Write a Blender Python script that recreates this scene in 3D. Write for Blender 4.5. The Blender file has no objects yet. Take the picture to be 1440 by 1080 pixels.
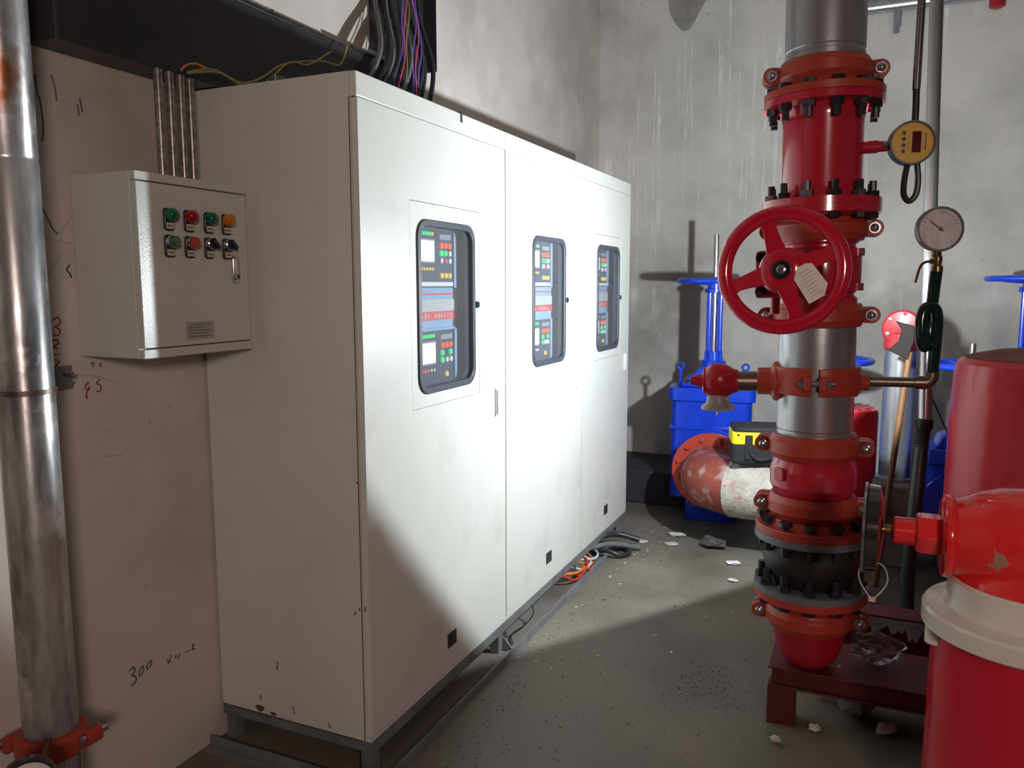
import bpy, math, random
from mathutils import Vector, Matrix, Euler
random.seed(7)
PI = math.pi
scn = bpy.context.scene
COL = scn.collection
R = math.radians

# ------------------------------------------------------------------ camera
# world: X = out of the cabinet fronts, Y = along the cabinet row, Z = up, metres
CAM = Vector((1.3447, -1.9371, 1.5242))
FPX, PITCH, YAW, ROLL = 1125.0, R(7.05), R(24.15), R(-0.1)
cd = bpy.data.cameras.new('camera')
cd.sensor_width = 36.0
cd.lens = FPX / 1440.0 * 36.0
cd.clip_start = 0.02
cam = bpy.data.objects.new('camera', cd)
COL.objects.link(cam)
fw = Vector((-math.sin(YAW) * math.cos(PITCH), math.cos(YAW) * math.cos(PITCH), -math.sin(PITCH)))
rt = Vector((math.cos(YAW), math.sin(YAW), 0))
up = rt.cross(fw)
r2 = math.cos(ROLL) * rt + math.sin(ROLL) * up
u2 = -math.sin(ROLL) * rt + math.cos(ROLL) * up
cam.matrix_world = Matrix(((r2.x, u2.x, -fw.x, CAM.x), (r2.y, u2.y, -fw.y, CAM.y), (r2.z, u2.z, -fw.z, CAM.z), (0, 0, 0, 1)))
scn.camera = cam

# ------------------------------------------------------------------ light and exposure
scn.view_settings.view_transform = 'Standard'
scn.view_settings.look = 'None'
scn.view_settings.gamma = 1.0
scn.view_settings.use_curve_mapping = False
scn.view_settings.exposure = 0.0
w = bpy.data.worlds.new('world')
scn.world = w
w.use_nodes = True
w.node_tree.nodes['Background'].inputs[0].default_value = (0.012, 0.011, 0.010, 1)
w.node_tree.nodes['Background'].inputs[1].default_value = 1.0
LAMP = Vector((1.243, 1.315, 1.46))          # face of the hanging flood lamp behind the riser
LAMP_N = Vector((-0.756, 0.478, 0.447)).normalized()   # where it faces: the cabinets and the back wall
LAMP_W, LAMP_COL = 205.0, (0.91, 1.0, 1.05)
FLOOD = Vector((2.6, -3.3, 2.1))           # flood lamp at the far end of the room
FLOOD_W, FLOOD_COL = 40.0, (1.0, 0.77, 0.69)

def add_light(name, kind, loc, power, col, size=0.03, rot=None):
    l = bpy.data.lights.new(name, kind)
    l.energy = power
    l.color = col
    if kind == 'SPOT':
        l.shadow_soft_size = size; l.spot_size = PI; l.spot_blend = 0.05
    else:
        l.shape = 'RECTANGLE'; l.size = size[0]; l.size_y = size[1]
    o = bpy.data.objects.new(name, l)
    COL.objects.link(o)
    o.location = loc
    if rot is not None:
        o.rotation_euler = rot
    return o
add_light('lamp_light', 'SPOT', LAMP + LAMP_N * 0.012, LAMP_W, LAMP_COL, 0.03, LAMP_N.to_track_quat('-Z', 'Y').to_euler())
fd = (Vector((0.8, 0.4, 1.1)) - FLOOD).normalized()
add_light('flood_light', 'AREA', FLOOD + fd * 0.06, FLOOD_W, FLOOD_COL, (0.52, 0.36), fd.to_track_quat('-Z', 'Y').to_euler())

# ------------------------------------------------------------------ materials
MATS = {}
def mat(name, col, rough=0.5, metal=0.0, col2=None, scale=6.0, amt=0.5, detail=6.0, bump=0.0, bscale=40.0, spots=None, sscale=14.0, slim=(0.62, 0.70),
        coat=0.0, emit=None, estr=1.0, rvar=0.0, stretch=None, spec=0.5, trans=0.0, ior=1.45):
    if name in MATS:
        return MATS[name]
    m = bpy.data.materials.new(name)
    m.use_nodes = True
    nt = m.node_tree
    b = nt.nodes['Principled BSDF']
    b.inputs['Base Color'].default_value = (*col, 1)
    b.inputs['Roughness'].default_value = rough
    b.inputs['Metallic'].default_value = metal
    b.inputs['Specular IOR Level'].default_value = spec
    b.inputs['Coat Weight'].default_value = coat
    b.inputs['Coat Roughness'].default_value = 0.08
    b.inputs['Transmission Weight'].default_value = trans
    b.inputs['IOR'].default_value = ior
    if emit:
        b.inputs['Emission Color'].default_value = (*emit, 1)
        b.inputs['Emission Strength'].default_value = estr
    tc = nt.nodes.new('ShaderNodeTexCoord')
    src = tc.outputs['Object']
    if stretch:
        mp = nt.nodes.new('ShaderNodeMapping')
        mp.inputs['Scale'].default_value = stretch
        nt.links.new(src, mp.inputs['Vector'])
        src = mp.outputs['Vector']
    cur = None
    if col2:
        n = nt.nodes.new('ShaderNodeTexNoise')
        n.inputs['Scale'].default_value = scale
        n.inputs['Detail'].default_value = detail
        n.inputs['Roughness'].default_value = 0.62
        nt.links.new(src, n.inputs['Vector'])
        cr = nt.nodes.new('ShaderNodeValToRGB')
        cr.color_ramp.elements[0].position = 0.5 - 0.5 * amt * 0.6
        cr.color_ramp.elements[1].position = 0.5 + 0.5 * amt * 0.6
        cr.color_ramp.elements[0].color = (*col2, 1)
        cr.color_ramp.elements[1].color = (*col, 1)
        nt.links.new(n.outputs['Fac'], cr.inputs['Fac'])
        cur = cr.outputs['Color']
        if rvar:
            mr = nt.nodes.new('ShaderNodeMapRange')
            mr.inputs['To Min'].default_value = rough + rvar
            mr.inputs['To Max'].default_value = rough - rvar
            nt.links.new(n.outputs['Fac'], mr.inputs['Value'])
            nt.links.new(mr.outputs['Result'], b.inputs['Roughness'])
    if spots:
        n2 = nt.nodes.new('ShaderNodeTexNoise')
        n2.inputs['Scale'].default_value = sscale
        n2.inputs['Detail'].default_value = 7
        n2.inputs['Roughness'].default_value = 0.6
        nt.links.new(tc.outputs['Object'], n2.inputs['Vector'])
        c2 = nt.nodes.new('ShaderNodeValToRGB')
        c2.color_ramp.elements[0].position = slim[0]
        c2.color_ramp.elements[1].position = slim[1]
        nt.links.new(n2.outputs['Fac'], c2.inputs['Fac'])
        mx = nt.nodes.new('ShaderNodeMixRGB')
        nt.links.new(c2.outputs['Color'], mx.inputs['Fac'])
        if cur is None:
            mx.inputs['Color1'].default_value = (*col, 1)
        else:
            nt.links.new(cur, mx.inputs['Color1'])
        mx.inputs['Color2'].default_value = (*spots, 1)
        cur = mx.outputs['Color']
    if cur is not None:
        nt.links.new(cur, b.inputs['Base Color'])
    if bump:
        nb = nt.nodes.new('ShaderNodeTexNoise')
        nb.inputs['Scale'].default_value = bscale
        nb.inputs['Detail'].default_value = 5
        nt.links.new(src, nb.inputs['Vector'])
        bm = nt.nodes.new('ShaderNodeBump')
        bm.inputs['Strength'].default_value = bump
        bm.inputs['Distance'].default_value = 0.01
        nt.links.new(nb.outputs['Fac'], bm.inputs['Height'])
        nt.links.new(bm.outputs['Normal'], b.inputs['Normal'])
    MATS[name] = m
    return m

def nodes_of(m):
    nt = m.node_tree
    return nt, nt.nodes['Principled BSDF']

cream = mat('cabinet_paint', (0.72, 0.735, 0.685), 0.34, col2=(0.66, 0.67, 0.62), scale=2.4, amt=0.9, bump=0.05, bscale=220, spots=(0.62, 0.615, 0.57), sscale=3.5, slim=(0.56, 0.72))
boxpaint = mat('box_paint', (0.60, 0.61, 0.55), 0.28, col2=(0.55, 0.555, 0.50), scale=2.5, amt=1.2, bump=0.08, bscale=260)
galv = mat('galvanised_steel', (0.60, 0.62, 0.65), 0.30, 0.75, col2=(0.24, 0.245, 0.26), scale=9, amt=1.5, rvar=0.14, stretch=(1, 1, 0.35), bump=0.04, bscale=60)
galv_old = mat('weathered_galvanised', (0.58, 0.60, 0.63), 0.34, 0.7, col2=(0.20, 0.195, 0.20), scale=7, amt=1.2, rvar=0.16, stretch=(1, 1, 0.3), bump=0.08, bscale=50)
conduit_m = mat('conduit_steel', (0.50, 0.48, 0.49), 0.25, 0.92, col2=(0.30, 0.29, 0.29), scale=10, amt=1.4, stretch=(1, 1, 0.2))
brownsteel = mat('tarnished_nipple', (0.30, 0.25, 0.20), 0.34, 0.85, col2=(0.16, 0.12, 0.10), scale=30, amt=1.2)
red = mat('red_gloss_paint', (0.52, 0.020, 0.046), 0.20, col2=(0.45, 0.016, 0.038), scale=5, amt=1.2, coat=0.5, spots=(0.45, 0.22, 0.2), sscale=30, slim=(0.70, 0.80))
redwheel = mat('red_handwheel_paint', (0.60, 0.014, 0.045), 0.16, col2=(0.54, 0.012, 0.038), scale=4, coat=0.8, bump=0.03, bscale=30)
orange = mat('red_oxide_paint', (0.44, 0.056, 0.032), 0.36, col2=(0.36, 0.040, 0.024), scale=16, amt=1.0, spots=(0.42, 0.20, 0.14), sscale=34, slim=(0.66, 0.78), bump=0.06, bscale=90)
brightred = mat('bright_red_paint', (0.93, 0.035, 0.035), 0.20, col2=(0.86, 0.028, 0.028), scale=6, coat=0.8, spots=(0.42, 0.26, 0.19), sscale=13, slim=(0.635, 0.66), bump=0.05, bscale=24)
dustyred = mat('dusty_red_paint', (0.50, 0.022, 0.034), 0.28, col2=(0.52, 0.06, 0.07), scale=5, amt=1.0, coat=0.3)
motorred = mat('motor_red_paint', (0.42, 0.014, 0.026), 0.30, col2=(0.30, 0.010, 0.018), scale=7, spots=(0.42, 0.25, 0.2), sscale=26, slim=(0.7, 0.74))
steelred = mat('dark_red_steel', (0.115, 0.012, 0.016), 0.5, col2=(0.07, 0.010, 0.013), scale=9, spots=(0.34, 0.30, 0.27), sscale=16, slim=(0.66, 0.72), bump=0.1)
flaked = mat('flaked_grey_plaster', (0.38, 0.36, 0.34), 0.85, col2=(0.26, 0.24, 0.23), scale=18, bump=0.5, bscale=50)
elbowred = mat('scraped_red_primer', (0.30, 0.066, 0.046), 0.5, col2=(0.21, 0.042, 0.032), scale=12, spots=(0.44, 0.38, 0.34), sscale=11, slim=(0.52, 0.72), bump=0.1)
elbowcream = mat('plaster_smeared_pipe', (0.50, 0.47, 0.42), 0.75, col2=(0.36, 0.33, 0.29), scale=14, spots=(0.40, 0.13, 0.10), sscale=9, slim=(0.60, 0.68), bump=0.9, bscale=45)
blue = mat('blue_enamel', (0.008, 0.055, 0.62), 0.26, col2=(0.006, 0.04, 0.50), scale=8, coat=0.4, bump=0.04, bscale=60)
blackrub = mat('black_rubber', (0.012, 0.012, 0.013), 0.42, col2=(0.02, 0.02, 0.02), scale=12, spots=(0.40, 0.38, 0.34), sscale=38, slim=(0.72, 0.75), bump=0.08)
blackcable = mat('black_cable', (0.02, 0.02, 0.024), 0.35, col2=(0.035, 0.035, 0.04), scale=20)
blacktray = mat('black_tray_steel', (0.018, 0.017, 0.021), 0.38, col2=(0.03, 0.027, 0.03), scale=5, spots=(0.3, 0.29, 0.28), sscale=30, slim=(0.76, 0.78))
blackbolt = mat('blackened_bolt', (0.022, 0.022, 0.026), 0.36, 0.4, col2=(0.04, 0.04, 0.045), scale=30)
chrome = mat('bright_zinc_bolt', (0.62, 0.62, 0.65), 0.22, 0.95, col2=(0.45, 0.45, 0.47), scale=40)
greyflange = mat('grey_zinc_flange', (0.20, 0.23, 0.26), 0.42, 0.35, col2=(0.15, 0.17, 0.19), scale=14, spots=(0.34, 0.33, 0.31), sscale=40, slim=(0.68, 0.72))
rubberseal = mat('grey_window_gasket', (0.055, 0.065, 0.085), 0.4, col2=(0.07, 0.08, 0.10), scale=20)
innergrey = mat('cabinet_inside', (0.34, 0.34, 0.36), 0.6, col2=(0.22, 0.22, 0.24), scale=26, amt=1.4)
panelblue = mat('panel_blue_frame', (0.27, 0.42, 0.60), 0.4, col2=(0.24, 0.38, 0.55), scale=10)
paneldark = mat('panel_dark_face', (0.06, 0.065, 0.10), 0.35, col2=(0.07, 0.075, 0.115), scale=10)
panelgrey = mat('panel_grey_band', (0.50, 0.50, 0.48), 0.5, col2=(0.44, 0.44, 0.42), scale=10)
whitep = mat('white_plastic', (0.78, 0.78, 0.77), 0.4, col2=(0.72, 0.72, 0.71), scale=20)
screen = mat('lit_screen', (0.8, 0.85, 0.9), 0.3, emit=(0.80, 0.92, 1.0), estr=1.3)
ledgreen = mat('green_led', (0.02, 0.45, 0.12), 0.3, emit=(0.05, 0.9, 0.3), estr=0.7)
ledyel = mat('amber_led', (0.6, 0.42, 0.05), 0.3, emit=(1.0, 0.65, 0.15), estr=0.45)
ledred = mat('red_led', (0.75, 0.10, 0.03), 0.3, emit=(1.0, 0.16, 0.06), estr=0.5)
stripred = mat('red_strip', (0.75, 0.05, 0.05), 0.4, col2=(0.70, 0.045, 0.045), scale=10)
green_lens = mat('green_lens', (0.0, 0.13, 0.055), 0.15, coat=0.6, col2=(0.0, 0.11, 0.045), scale=60)
red_lens = mat('red_lens', (0.34, 0.008, 0.012), 0.15, coat=0.6, col2=(0.28, 0.006, 0.01), scale=60)
amber_lens = mat('amber_lens', (0.62, 0.20, 0.012), 0.15, coat=0.6, col2=(0.55, 0.17, 0.01), scale=60)
red_cap = mat('red_button', (0.50, 0.05, 0.035), 0.35, col2=(0.46, 0.045, 0.03), scale=40)
blackpl = mat('black_plastic', (0.014, 0.014, 0.018), 0.3, col2=(0.02, 0.02, 0.024), scale=30)
navypl = mat('navy_knob', (0.012, 0.012, 0.04), 0.25, col2=(0.015, 0.015, 0.045), scale=30)
labelgrey = mat('label_silver', (0.46, 0.44, 0.43), 0.35, 0.3, col2=(0.38, 0.36, 0.35), scale=50)
ink = mat('grey_print', (0.16, 0.15, 0.15), 0.6, col2=(0.13, 0.12, 0.12), scale=40)
redink = mat('red_marker', (0.22, 0.018, 0.02), 0.7, col2=(0.26, 0.04, 0.035), scale=60)
blackink = mat('black_marker', (0.05, 0.047, 0.05), 0.8, col2=(0.11, 0.10, 0.095), scale=60)
palescratch = mat('pale_scratch', (0.48, 0.44, 0.40), 0.85, col2=(0.42, 0.38, 0.35), scale=60)
brass = mat('brass', (0.34, 0.22, 0.09), 0.32, 0.85, col2=(0.2, 0.12, 0.05), scale=30)
greenpipe = mat('dark_green_paint', (0.006, 0.030, 0.024), 0.18, col2=(0.005, 0.022, 0.018), scale=14, coat=0.5)
yellow_face = mat('yellow_face', (0.72, 0.42, 0.04), 0.4, col2=(0.68, 0.39, 0.035), scale=30)
yellow_bag = mat('yellow_fabric', (0.85, 0.74, 0.02), 0.55, col2=(0.78, 0.66, 0.015), scale=30, bump=0.15, bscale=120)
black_bag = mat('black_fabric', (0.012, 0.013, 0.016), 0.75, col2=(0.022, 0.022, 0.026), scale=25, bump=0.3, bscale=150)
lcd = mat('dark_red_display', (0.10, 0.008, 0.02), 0.15, col2=(0.08, 0.006, 0.016), scale=30)
dialwhite = mat('dial_face', (0.82, 0.79, 0.80), 0.14, col2=(0.62, 0.56, 0.58), scale=26, amt=0.5, coat=1.0)
creamring = mat('cream_enamel', (0.82, 0.77, 0.69), 0.26, col2=(0.76, 0.71, 0.63), scale=7, coat=0.4)
wood = mat('wood_handle', (0.27, 0.13, 0.055), 0.5, col2=(0.19, 0.085, 0.035), scale=20, stretch=(6, 6, 0.6))
axesteel = mat('dark_axe_head', (0.012, 0.009, 0.009), 0.7, 0.0, col2=(0.018, 0.008, 0.008), scale=18)
tagpaper = mat('cream_tag', (0.62, 0.55, 0.48), 0.7, col2=(0.56, 0.49, 0.43), scale=30)
anglesteel = mat('grey_angle_steel', (0.25, 0.27, 0.28), 0.5, 0.25, col2=(0.16, 0.165, 0.17), scale=8, spots=(0.19, 0.08, 0.05), sscale=10, slim=(0.68, 0.74), bump=0.08)
clearpl = mat('clear_plastic_film', (0.75, 0.76, 0.78), 0.12, trans=0.9, ior=1.1, col2=(0.62, 0.63, 0.65), scale=20, bump=0.5, bscale=18)
milky = mat('milky_plastic', (0.42, 0.36, 0.33), 0.3, trans=0.35, ior=1.3, col2=(0.36, 0.31, 0.28), scale=30)
chip = mat('plaster_crumb', (0.55, 0.53, 0.48), 0.85, col2=(0.44, 0.42, 0.38), scale=60)
darkchip = mat('dark_crumb', (0.06, 0.055, 0.05), 0.8, col2=(0.10, 0.09, 0.08), scale=60)
chipyel = mat('yellowish_crumb', (0.42, 0.30, 0.12), 0.8, col2=(0.35, 0.25, 0.1), scale=60)
pedestal = mat('rust_stained_concrete', (0.26, 0.20, 0.175), 0.8, col2=(0.17, 0.13, 0.115), scale=9, spots=(0.02, 0.02, 0.02), sscale=6, slim=(0.60, 0.64), bump=0.4)
wire_yg = mat('olive_wire', (0.30, 0.27, 0.08), 0.45, col2=(0.24, 0.22, 0.06), scale=40)
wire_or = mat('orange_wire', (0.62, 0.28, 0.05), 0.45, col2=(0.55, 0.24, 0.04), scale=40)
wire_red = mat('red_wire', (0.65, 0.05, 0.03), 0.4, col2=(0.58, 0.045, 0.03), scale=40)
wire_wh = mat('white_wire', (0.62, 0.62, 0.62), 0.45, col2=(0.55, 0.55, 0.55), scale=40)
wire_pk = mat('pink_wire', (0.70, 0.10, 0.25), 0.4, col2=(0.62, 0.08, 0.2), scale=40)
wire_bl = mat('violet_wire', (0.14, 0.12, 0.55), 0.4, col2=(0.12, 0.1, 0.48), scale=40)
wire_gy = mat('grey_cable', (0.16, 0.17, 0.19), 0.35, col2=(0.12, 0.13, 0.145), scale=40)
bulbm = mat('lit_bulb', (0.9, 0.95, 1.0), 0.3, emit=(0.93, 1.0, 1.0), estr=6.0)
floodm = mat('lit_flood_glass', (1.0, 0.9, 0.8), 0.3, emit=(1.0, 0.8, 0.66), estr=4.0)

def glass_mat():
    m = bpy.data.materials.new('window_glass')
    m.use_nodes = True
    nt = m.node_tree
    nt.nodes.remove(nt.nodes['Principled BSDF'])
    out = nt.nodes['Material Output']
    t = nt.nodes.new('ShaderNodeBsdfTransparent'); t.inputs['Color'].default_value = (0.93, 0.95, 0.96, 1)
    g = nt.nodes.new('ShaderNodeBsdfGlossy'); g.inputs['Roughness'].default_value = 0.03
    lw = nt.nodes.new('ShaderNodeLayerWeight'); lw.inputs['Blend'].default_value = 0.25
    fr = nt.nodes.new('ShaderNodeMath'); fr.operation = 'MULTIPLY'; fr.inputs[1].default_value = 0.12
    nt.links.new(lw.outputs['Facing'], fr.inputs[0])
    mx = nt.nodes.new('ShaderNodeMixShader')
    df = nt.nodes.new('ShaderNodeBsdfDiffuse'); df.inputs['Color'].default_value = (0.62, 0.64, 0.68, 1)
    md = nt.nodes.new('ShaderNodeMixShader'); md.inputs[0].default_value = 0.06
    nt.links.new(t.outputs[0], md.inputs[1]); nt.links.new(df.outputs[0], md.inputs[2])
    nt.links.new(fr.outputs[0], mx.inputs[0]); nt.links.new(md.outputs[0], mx.inputs[1]); nt.links.new(g.outputs[0], mx.inputs[2])
    nt.links.new(mx.outputs[0], out.inputs['Surface'])
    return m
glass = glass_mat()

def wall_mat(name, base, dark, light, streak):
    m = bpy.data.materials.new(name)
    m.use_nodes = True
    nt, b = nodes_of(m)
    b.inputs['Roughness'].default_value = 0.82
    b.inputs['Specular IOR Level'].default_value = 0.25
    tc = nt.nodes.new('ShaderNodeTexCoord')
    def noise(scale, detail=6, sc=None, rough=0.6):
        n = nt.nodes.new('ShaderNodeTexNoise')
        n.inputs['Scale'].default_value = scale; n.inputs['Detail'].default_value = detail; n.inputs['Roughness'].default_value = rough
        if sc:
            mp = nt.nodes.new('ShaderNodeMapping'); mp.inputs['Scale'].default_value = sc
            nt.links.new(tc.outputs['Object'], mp.inputs['Vector']); nt.links.new(mp.outputs['Vector'], n.inputs['Vector'])
        else:
            nt.links.new(tc.outputs['Object'], n.inputs['Vector'])
        return n
    def ramp(fac, p0, p1):
        c = nt.nodes.new('ShaderNodeValToRGB'); c.color_ramp.elements[0].position = p0; c.color_ramp.elements[1].position = p1
        nt.links.new(fac, c.inputs['Fac']); return c.outputs['Color']
    def mix(fac, a, bcol):
        x = nt.nodes.new('ShaderNodeMixRGB'); nt.links.new(fac, x.inputs['Fac'])
        if isinstance(a, tuple): x.inputs['Color1'].default_value = (*a, 1)
        else: nt.links.new(a, x.inputs['Color1'])
        x.inputs['Color2'].default_value = (*bcol, 1); return x.outputs['Color']
    c = mix(ramp(noise(0.9, 5).outputs['Fac'], 0.42, 0.68), base, dark)
    c = mix(ramp(noise(2.6, 7).outputs['Fac'], 0.55, 0.75), c, light)
    if streak:
        f1 = ramp(noise(1.0, 5, (13, 13, 0.55), 0.5).outputs['Fac'], 0.60, 0.70)
        f2 = ramp(noise(1.3, 2).outputs['Fac'], 0.46, 0.6)
        mm = nt.nodes.new('ShaderNodeMixRGB'); mm.blend_type = 'MULTIPLY'; mm.inputs['Fac'].default_value = 1
        nt.links.new(f1, mm.inputs['Color1']); nt.links.new(f2, mm.inputs['Color2'])
        c = mix(mm.outputs['Color'], c, streak)
    c = mix(ramp(noise(24, 3).outputs['Fac'], 0.68, 0.76), c, dark)
    nt.links.new(c, b.inputs['Base Color'])
    nb = noise(9, 8)
    bm = nt.nodes.new('ShaderNodeBump'); bm.inputs['Strength'].default_value = 0.22; bm.inputs['Distance'].default_value = 0.012
    nt.links.new(nb.outputs['Fac'], bm.inputs['Height']); nt.links.new(bm.outputs['Normal'], b.inputs['Normal'])
    return m
wallL_m = wall_mat('left_wall_plaster', (0.62, 0.56, 0.515), (0.44, 0.395, 0.36), (0.66, 0.60, 0.56), None)
wallB_m = wall_mat('back_wall_plaster', (0.57, 0.545, 0.50), (0.33, 0.315, 0.285), (0.62, 0.60, 0.56), (0.80, 0.79, 0.76))
wallO_m = wall_mat('plain_wall_plaster', (0.42, 0.39, 0.36), (0.35, 0.32, 0.30), (0.46, 0.43, 0.40), None)
kerb_m = mat('shadow_dark_kerb', (0.022, 0.026, 0.036), 0.7, col2=(0.03, 0.034, 0.045), scale=9, bump=0.2)  # valve shadow at the wall foot, put into the kerb's dark navy colour

def floor_mat():
    m = bpy.data.materials.new('damp_concrete')
    m.use_nodes = True
    nt, b = nodes_of(m)
    tc = nt.nodes.new('ShaderNodeTexCoord')
    n1 = nt.nodes.new('ShaderNodeTexNoise'); n1.inputs['Scale'].default_value = 1.3; n1.inputs['Detail'].default_value = 7
    n2 = nt.nodes.new('ShaderNodeTexNoise'); n2.inputs['Scale'].default_value = 28; n2.inputs['Detail'].default_value = 5
    for n in (n1, n2): nt.links.new(tc.outputs['Object'], n.inputs['Vector'])
    c1 = nt.nodes.new('ShaderNodeValToRGB')
    c1.color_ramp.elements[0].position = 0.36; c1.color_ramp.elements[0].color = (0.125, 0.112, 0.092, 1)
    c1.color_ramp.elements[1].position = 0.64; c1.color_ramp.elements[1].color = (0.215, 0.196, 0.163, 1)
    nt.links.new(n1.outputs['Fac'], c1.inputs['Fac'])
    c2 = nt.nodes.new('ShaderNodeValToRGB'); c2.color_ramp.elements[0].position = 0.66; c2.color_ramp.elements[1].position = 0.74
    nt.links.new(n2.outputs['Fac'], c2.inputs['Fac'])
    mx = nt.nodes.new('ShaderNodeMixRGB'); mx.inputs['Color2'].default_value = (0.07, 0.062, 0.053, 1)
    nt.links.new(c2.outputs['Color'], mx.inputs['Fac']); nt.links.new(c1.outputs['Color'], mx.inputs['Color1'])
    nt.links.new(mx.outputs['Color'], b.inputs['Base Color'])
    mr = nt.nodes.new('ShaderNodeMapRange'); mr.inputs['To Min'].default_value = 0.30; mr.inputs['To Max'].default_value = 0.85
    mr.inputs['From Min'].default_value = 0.3; mr.inputs['From Max'].default_value = 0.7
    nt.links.new(n1.outputs['Fac'], mr.inputs['Value']); nt.links.new(mr.outputs['Result'], b.inputs['Roughness'])
    bm = nt.nodes.new('ShaderNodeBump'); bm.inputs['Strength'].default_value = 0.22; bm.inputs['Distance'].default_value = 0.008
    nt.links.new(n2.outputs['Fac'], bm.inputs['Height']); nt.links.new(bm.outputs['Normal'], b.inputs['Normal'])
    return m
floor_m = floor_mat()

# ------------------------------------------------------------------ mesh builder
class MB:
    def __init__(s): s.v = []; s.f = []
    def _add(s, vs, fs, M=None):
        o = len(s.v)
        s.v += [tuple(M @ Vector(p)) if M else tuple(p) for p in vs]
        s.f += [tuple(i + o for i in f) for f in fs]
        return s
    def box(s, x0, x1, y0, y1, z0, z1, M=None):
        vs = [(x0, y0, z0), (x1, y0, z0), (x1, y1, z0), (x0, y1, z0), (x0, y0, z1), (x1, y0, z1), (x1, y1, z1), (x0, y1, z1)]
        return s._add(vs, [(0, 3, 2, 1), (4, 5, 6, 7), (0, 1, 5, 4), (1, 2, 6, 5), (2, 3, 7, 6), (3, 0, 4, 7)], M)
    def lathe(s, prof, n=40, M=None, a0=0.0, a1=2 * PI):
        full = abs(a1 - a0 - 2 * PI) < 1e-6
        k = n if full else n + 1
        vs, fs, m = [], [], len(prof)
        for i in range(k):
            a = a0 + (a1 - a0) * i / n
            for r, z in prof: vs.append((r * math.cos(a), r * math.sin(a), z))
        for i in range(n):
            j = (i + 1) % k
            for q in range(m - 1):
                fs.append((i * m + q, j * m + q, j * m + q + 1, i * m + q + 1))
        if full:
            if prof[0][0] > 1e-6: fs.append(tuple(i * m for i in range(k))[::-1])
            if prof[-1][0] > 1e-6: fs.append(tuple(i * m + m - 1 for i in range(k)))
        return s._add(vs, fs, M)
    def ring(s, prof, n=40, M=None, a0=0.0, a1=2 * PI):       # closed cross-section swept round z
        full = abs(a1 - a0 - 2 * PI) < 1e-6
        k = n if full else n + 1
        vs, fs, m = [], [], len(prof)
        for i in range(k):
            a = a0 + (a1 - a0) * i / n
            for r, z in prof: vs.append((r * math.cos(a), r * math.sin(a), z))
        for i in range(n):
            j = (i + 1) % k
            for q in range(m):
                q2 = (q + 1) % m
                fs.append((i * m + q, j * m + q, j * m + q2, i * m + q2))
        if not full:
            fs.append(tuple(range(m))[::-1]); fs.append(tuple((k - 1) * m + q for q in range(m)))
        return s._add(vs, fs, M)
    def cyl(s, p0, p1, r0, r1=None, n=20):
        r1 = r0 if r1 is None else r1
        p0, p1 = Vector(p0), Vector(p1)
        d = p1 - p0
        M = Matrix.Translation(p0) @ d.to_track_quat('Z', 'Y').to_matrix().to_4x4()
        return s.lathe([(r0, 0), (r1, d.length)], n, M)
    def lat(s, prof, p0, axis, n=32):                        # lathe whose axis starts at p0
        M = Matrix.Translation(Vector(p0)) @ Vector(axis).to_track_quat('Z', 'Y').to_matrix().to_4x4()
        return s.lathe(prof, n, M)
    def tube(s, pts, r, n=10, caps=True):
        pts = [Vector(p) for p in pts]
        vs, fs = [], []
        t = (pts[1] - pts[0]).normalized()
        nrm = t.orthogonal().normalized()
        for i, p in enumerate(pts):
            if i == 0: t2 = (pts[1] - pts[0])
            elif i == len(pts) - 1: t2 = (pts[-1] - pts[-2])
            else: t2 = (pts[i + 1] - pts[i - 1])
            t2.normalize()
            nrm = (nrm - t2 * nrm.dot(t2))
            nrm.normalize()
            b = t2.cross(nrm)
            rr = r[i] if isinstance(r, (list, tuple)) else r
            for k in range(n):
                a = 2 * PI * k / n
                vs.append(p + nrm * (rr * math.cos(a)) + b * (rr * math.sin(a)))
        for i in range(len(pts) - 1):
            for k in range(n):
                k2 = (k + 1) % n
                fs.append((i * n + k, i * n + k2, (i + 1) * n + k2, (i + 1) * n + k))
        if caps:
            fs.append(tuple(range(n))[::-1]); fs.append(tuple((len(pts) - 1) * n + k for k in range(n)))
        return s._add(vs, fs)
    def prism(s, poly, z0, z1, M=None):
        n = len(poly)
        vs = [(x, y, z0) for x, y in poly] + [(x, y, z1) for x, y in poly]
        fs = [tuple(range(n))[::-1], tuple(range(n, 2 * n))] + [(i, (i + 1) % n, (i + 1) % n + n, i + n) for i in range(n)]
        return s._add(vs, fs, M)
    def frame(s, outer, inner, z0, z1, M=None):              # plate with a hole, both loops the same count
        n = len(outer)
        vs = [(x, y, z) for z in (z0, z1) for L in (outer, inner) for x, y in L]
        fs = []
        for i in range(n):
            j = (i + 1) % n
            fs += [(i, n + i, n + j, j), (2 * n + i, 2 * n + j, 3 * n + j, 3 * n + i), (i, j, 2 * n + j, 2 * n + i), (n + i, 3 * n + i, 3 * n + j, n + j)]
        return s._add(vs, fs, M)
    def sphere(s, c, r, n=16, sc=(1, 1, 1)):
        prof = [(max(1e-7, math.sin(PI * i / n)) * 1.0, -math.cos(PI * i / n)) for i in range(n + 1)]
        M = Matrix.Translation(Vector(c)) @ Matrix.Diagonal((r * sc[0], r * sc[1], r * sc[2], 1))
        return s.lathe(prof, n * 2, M)
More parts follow.
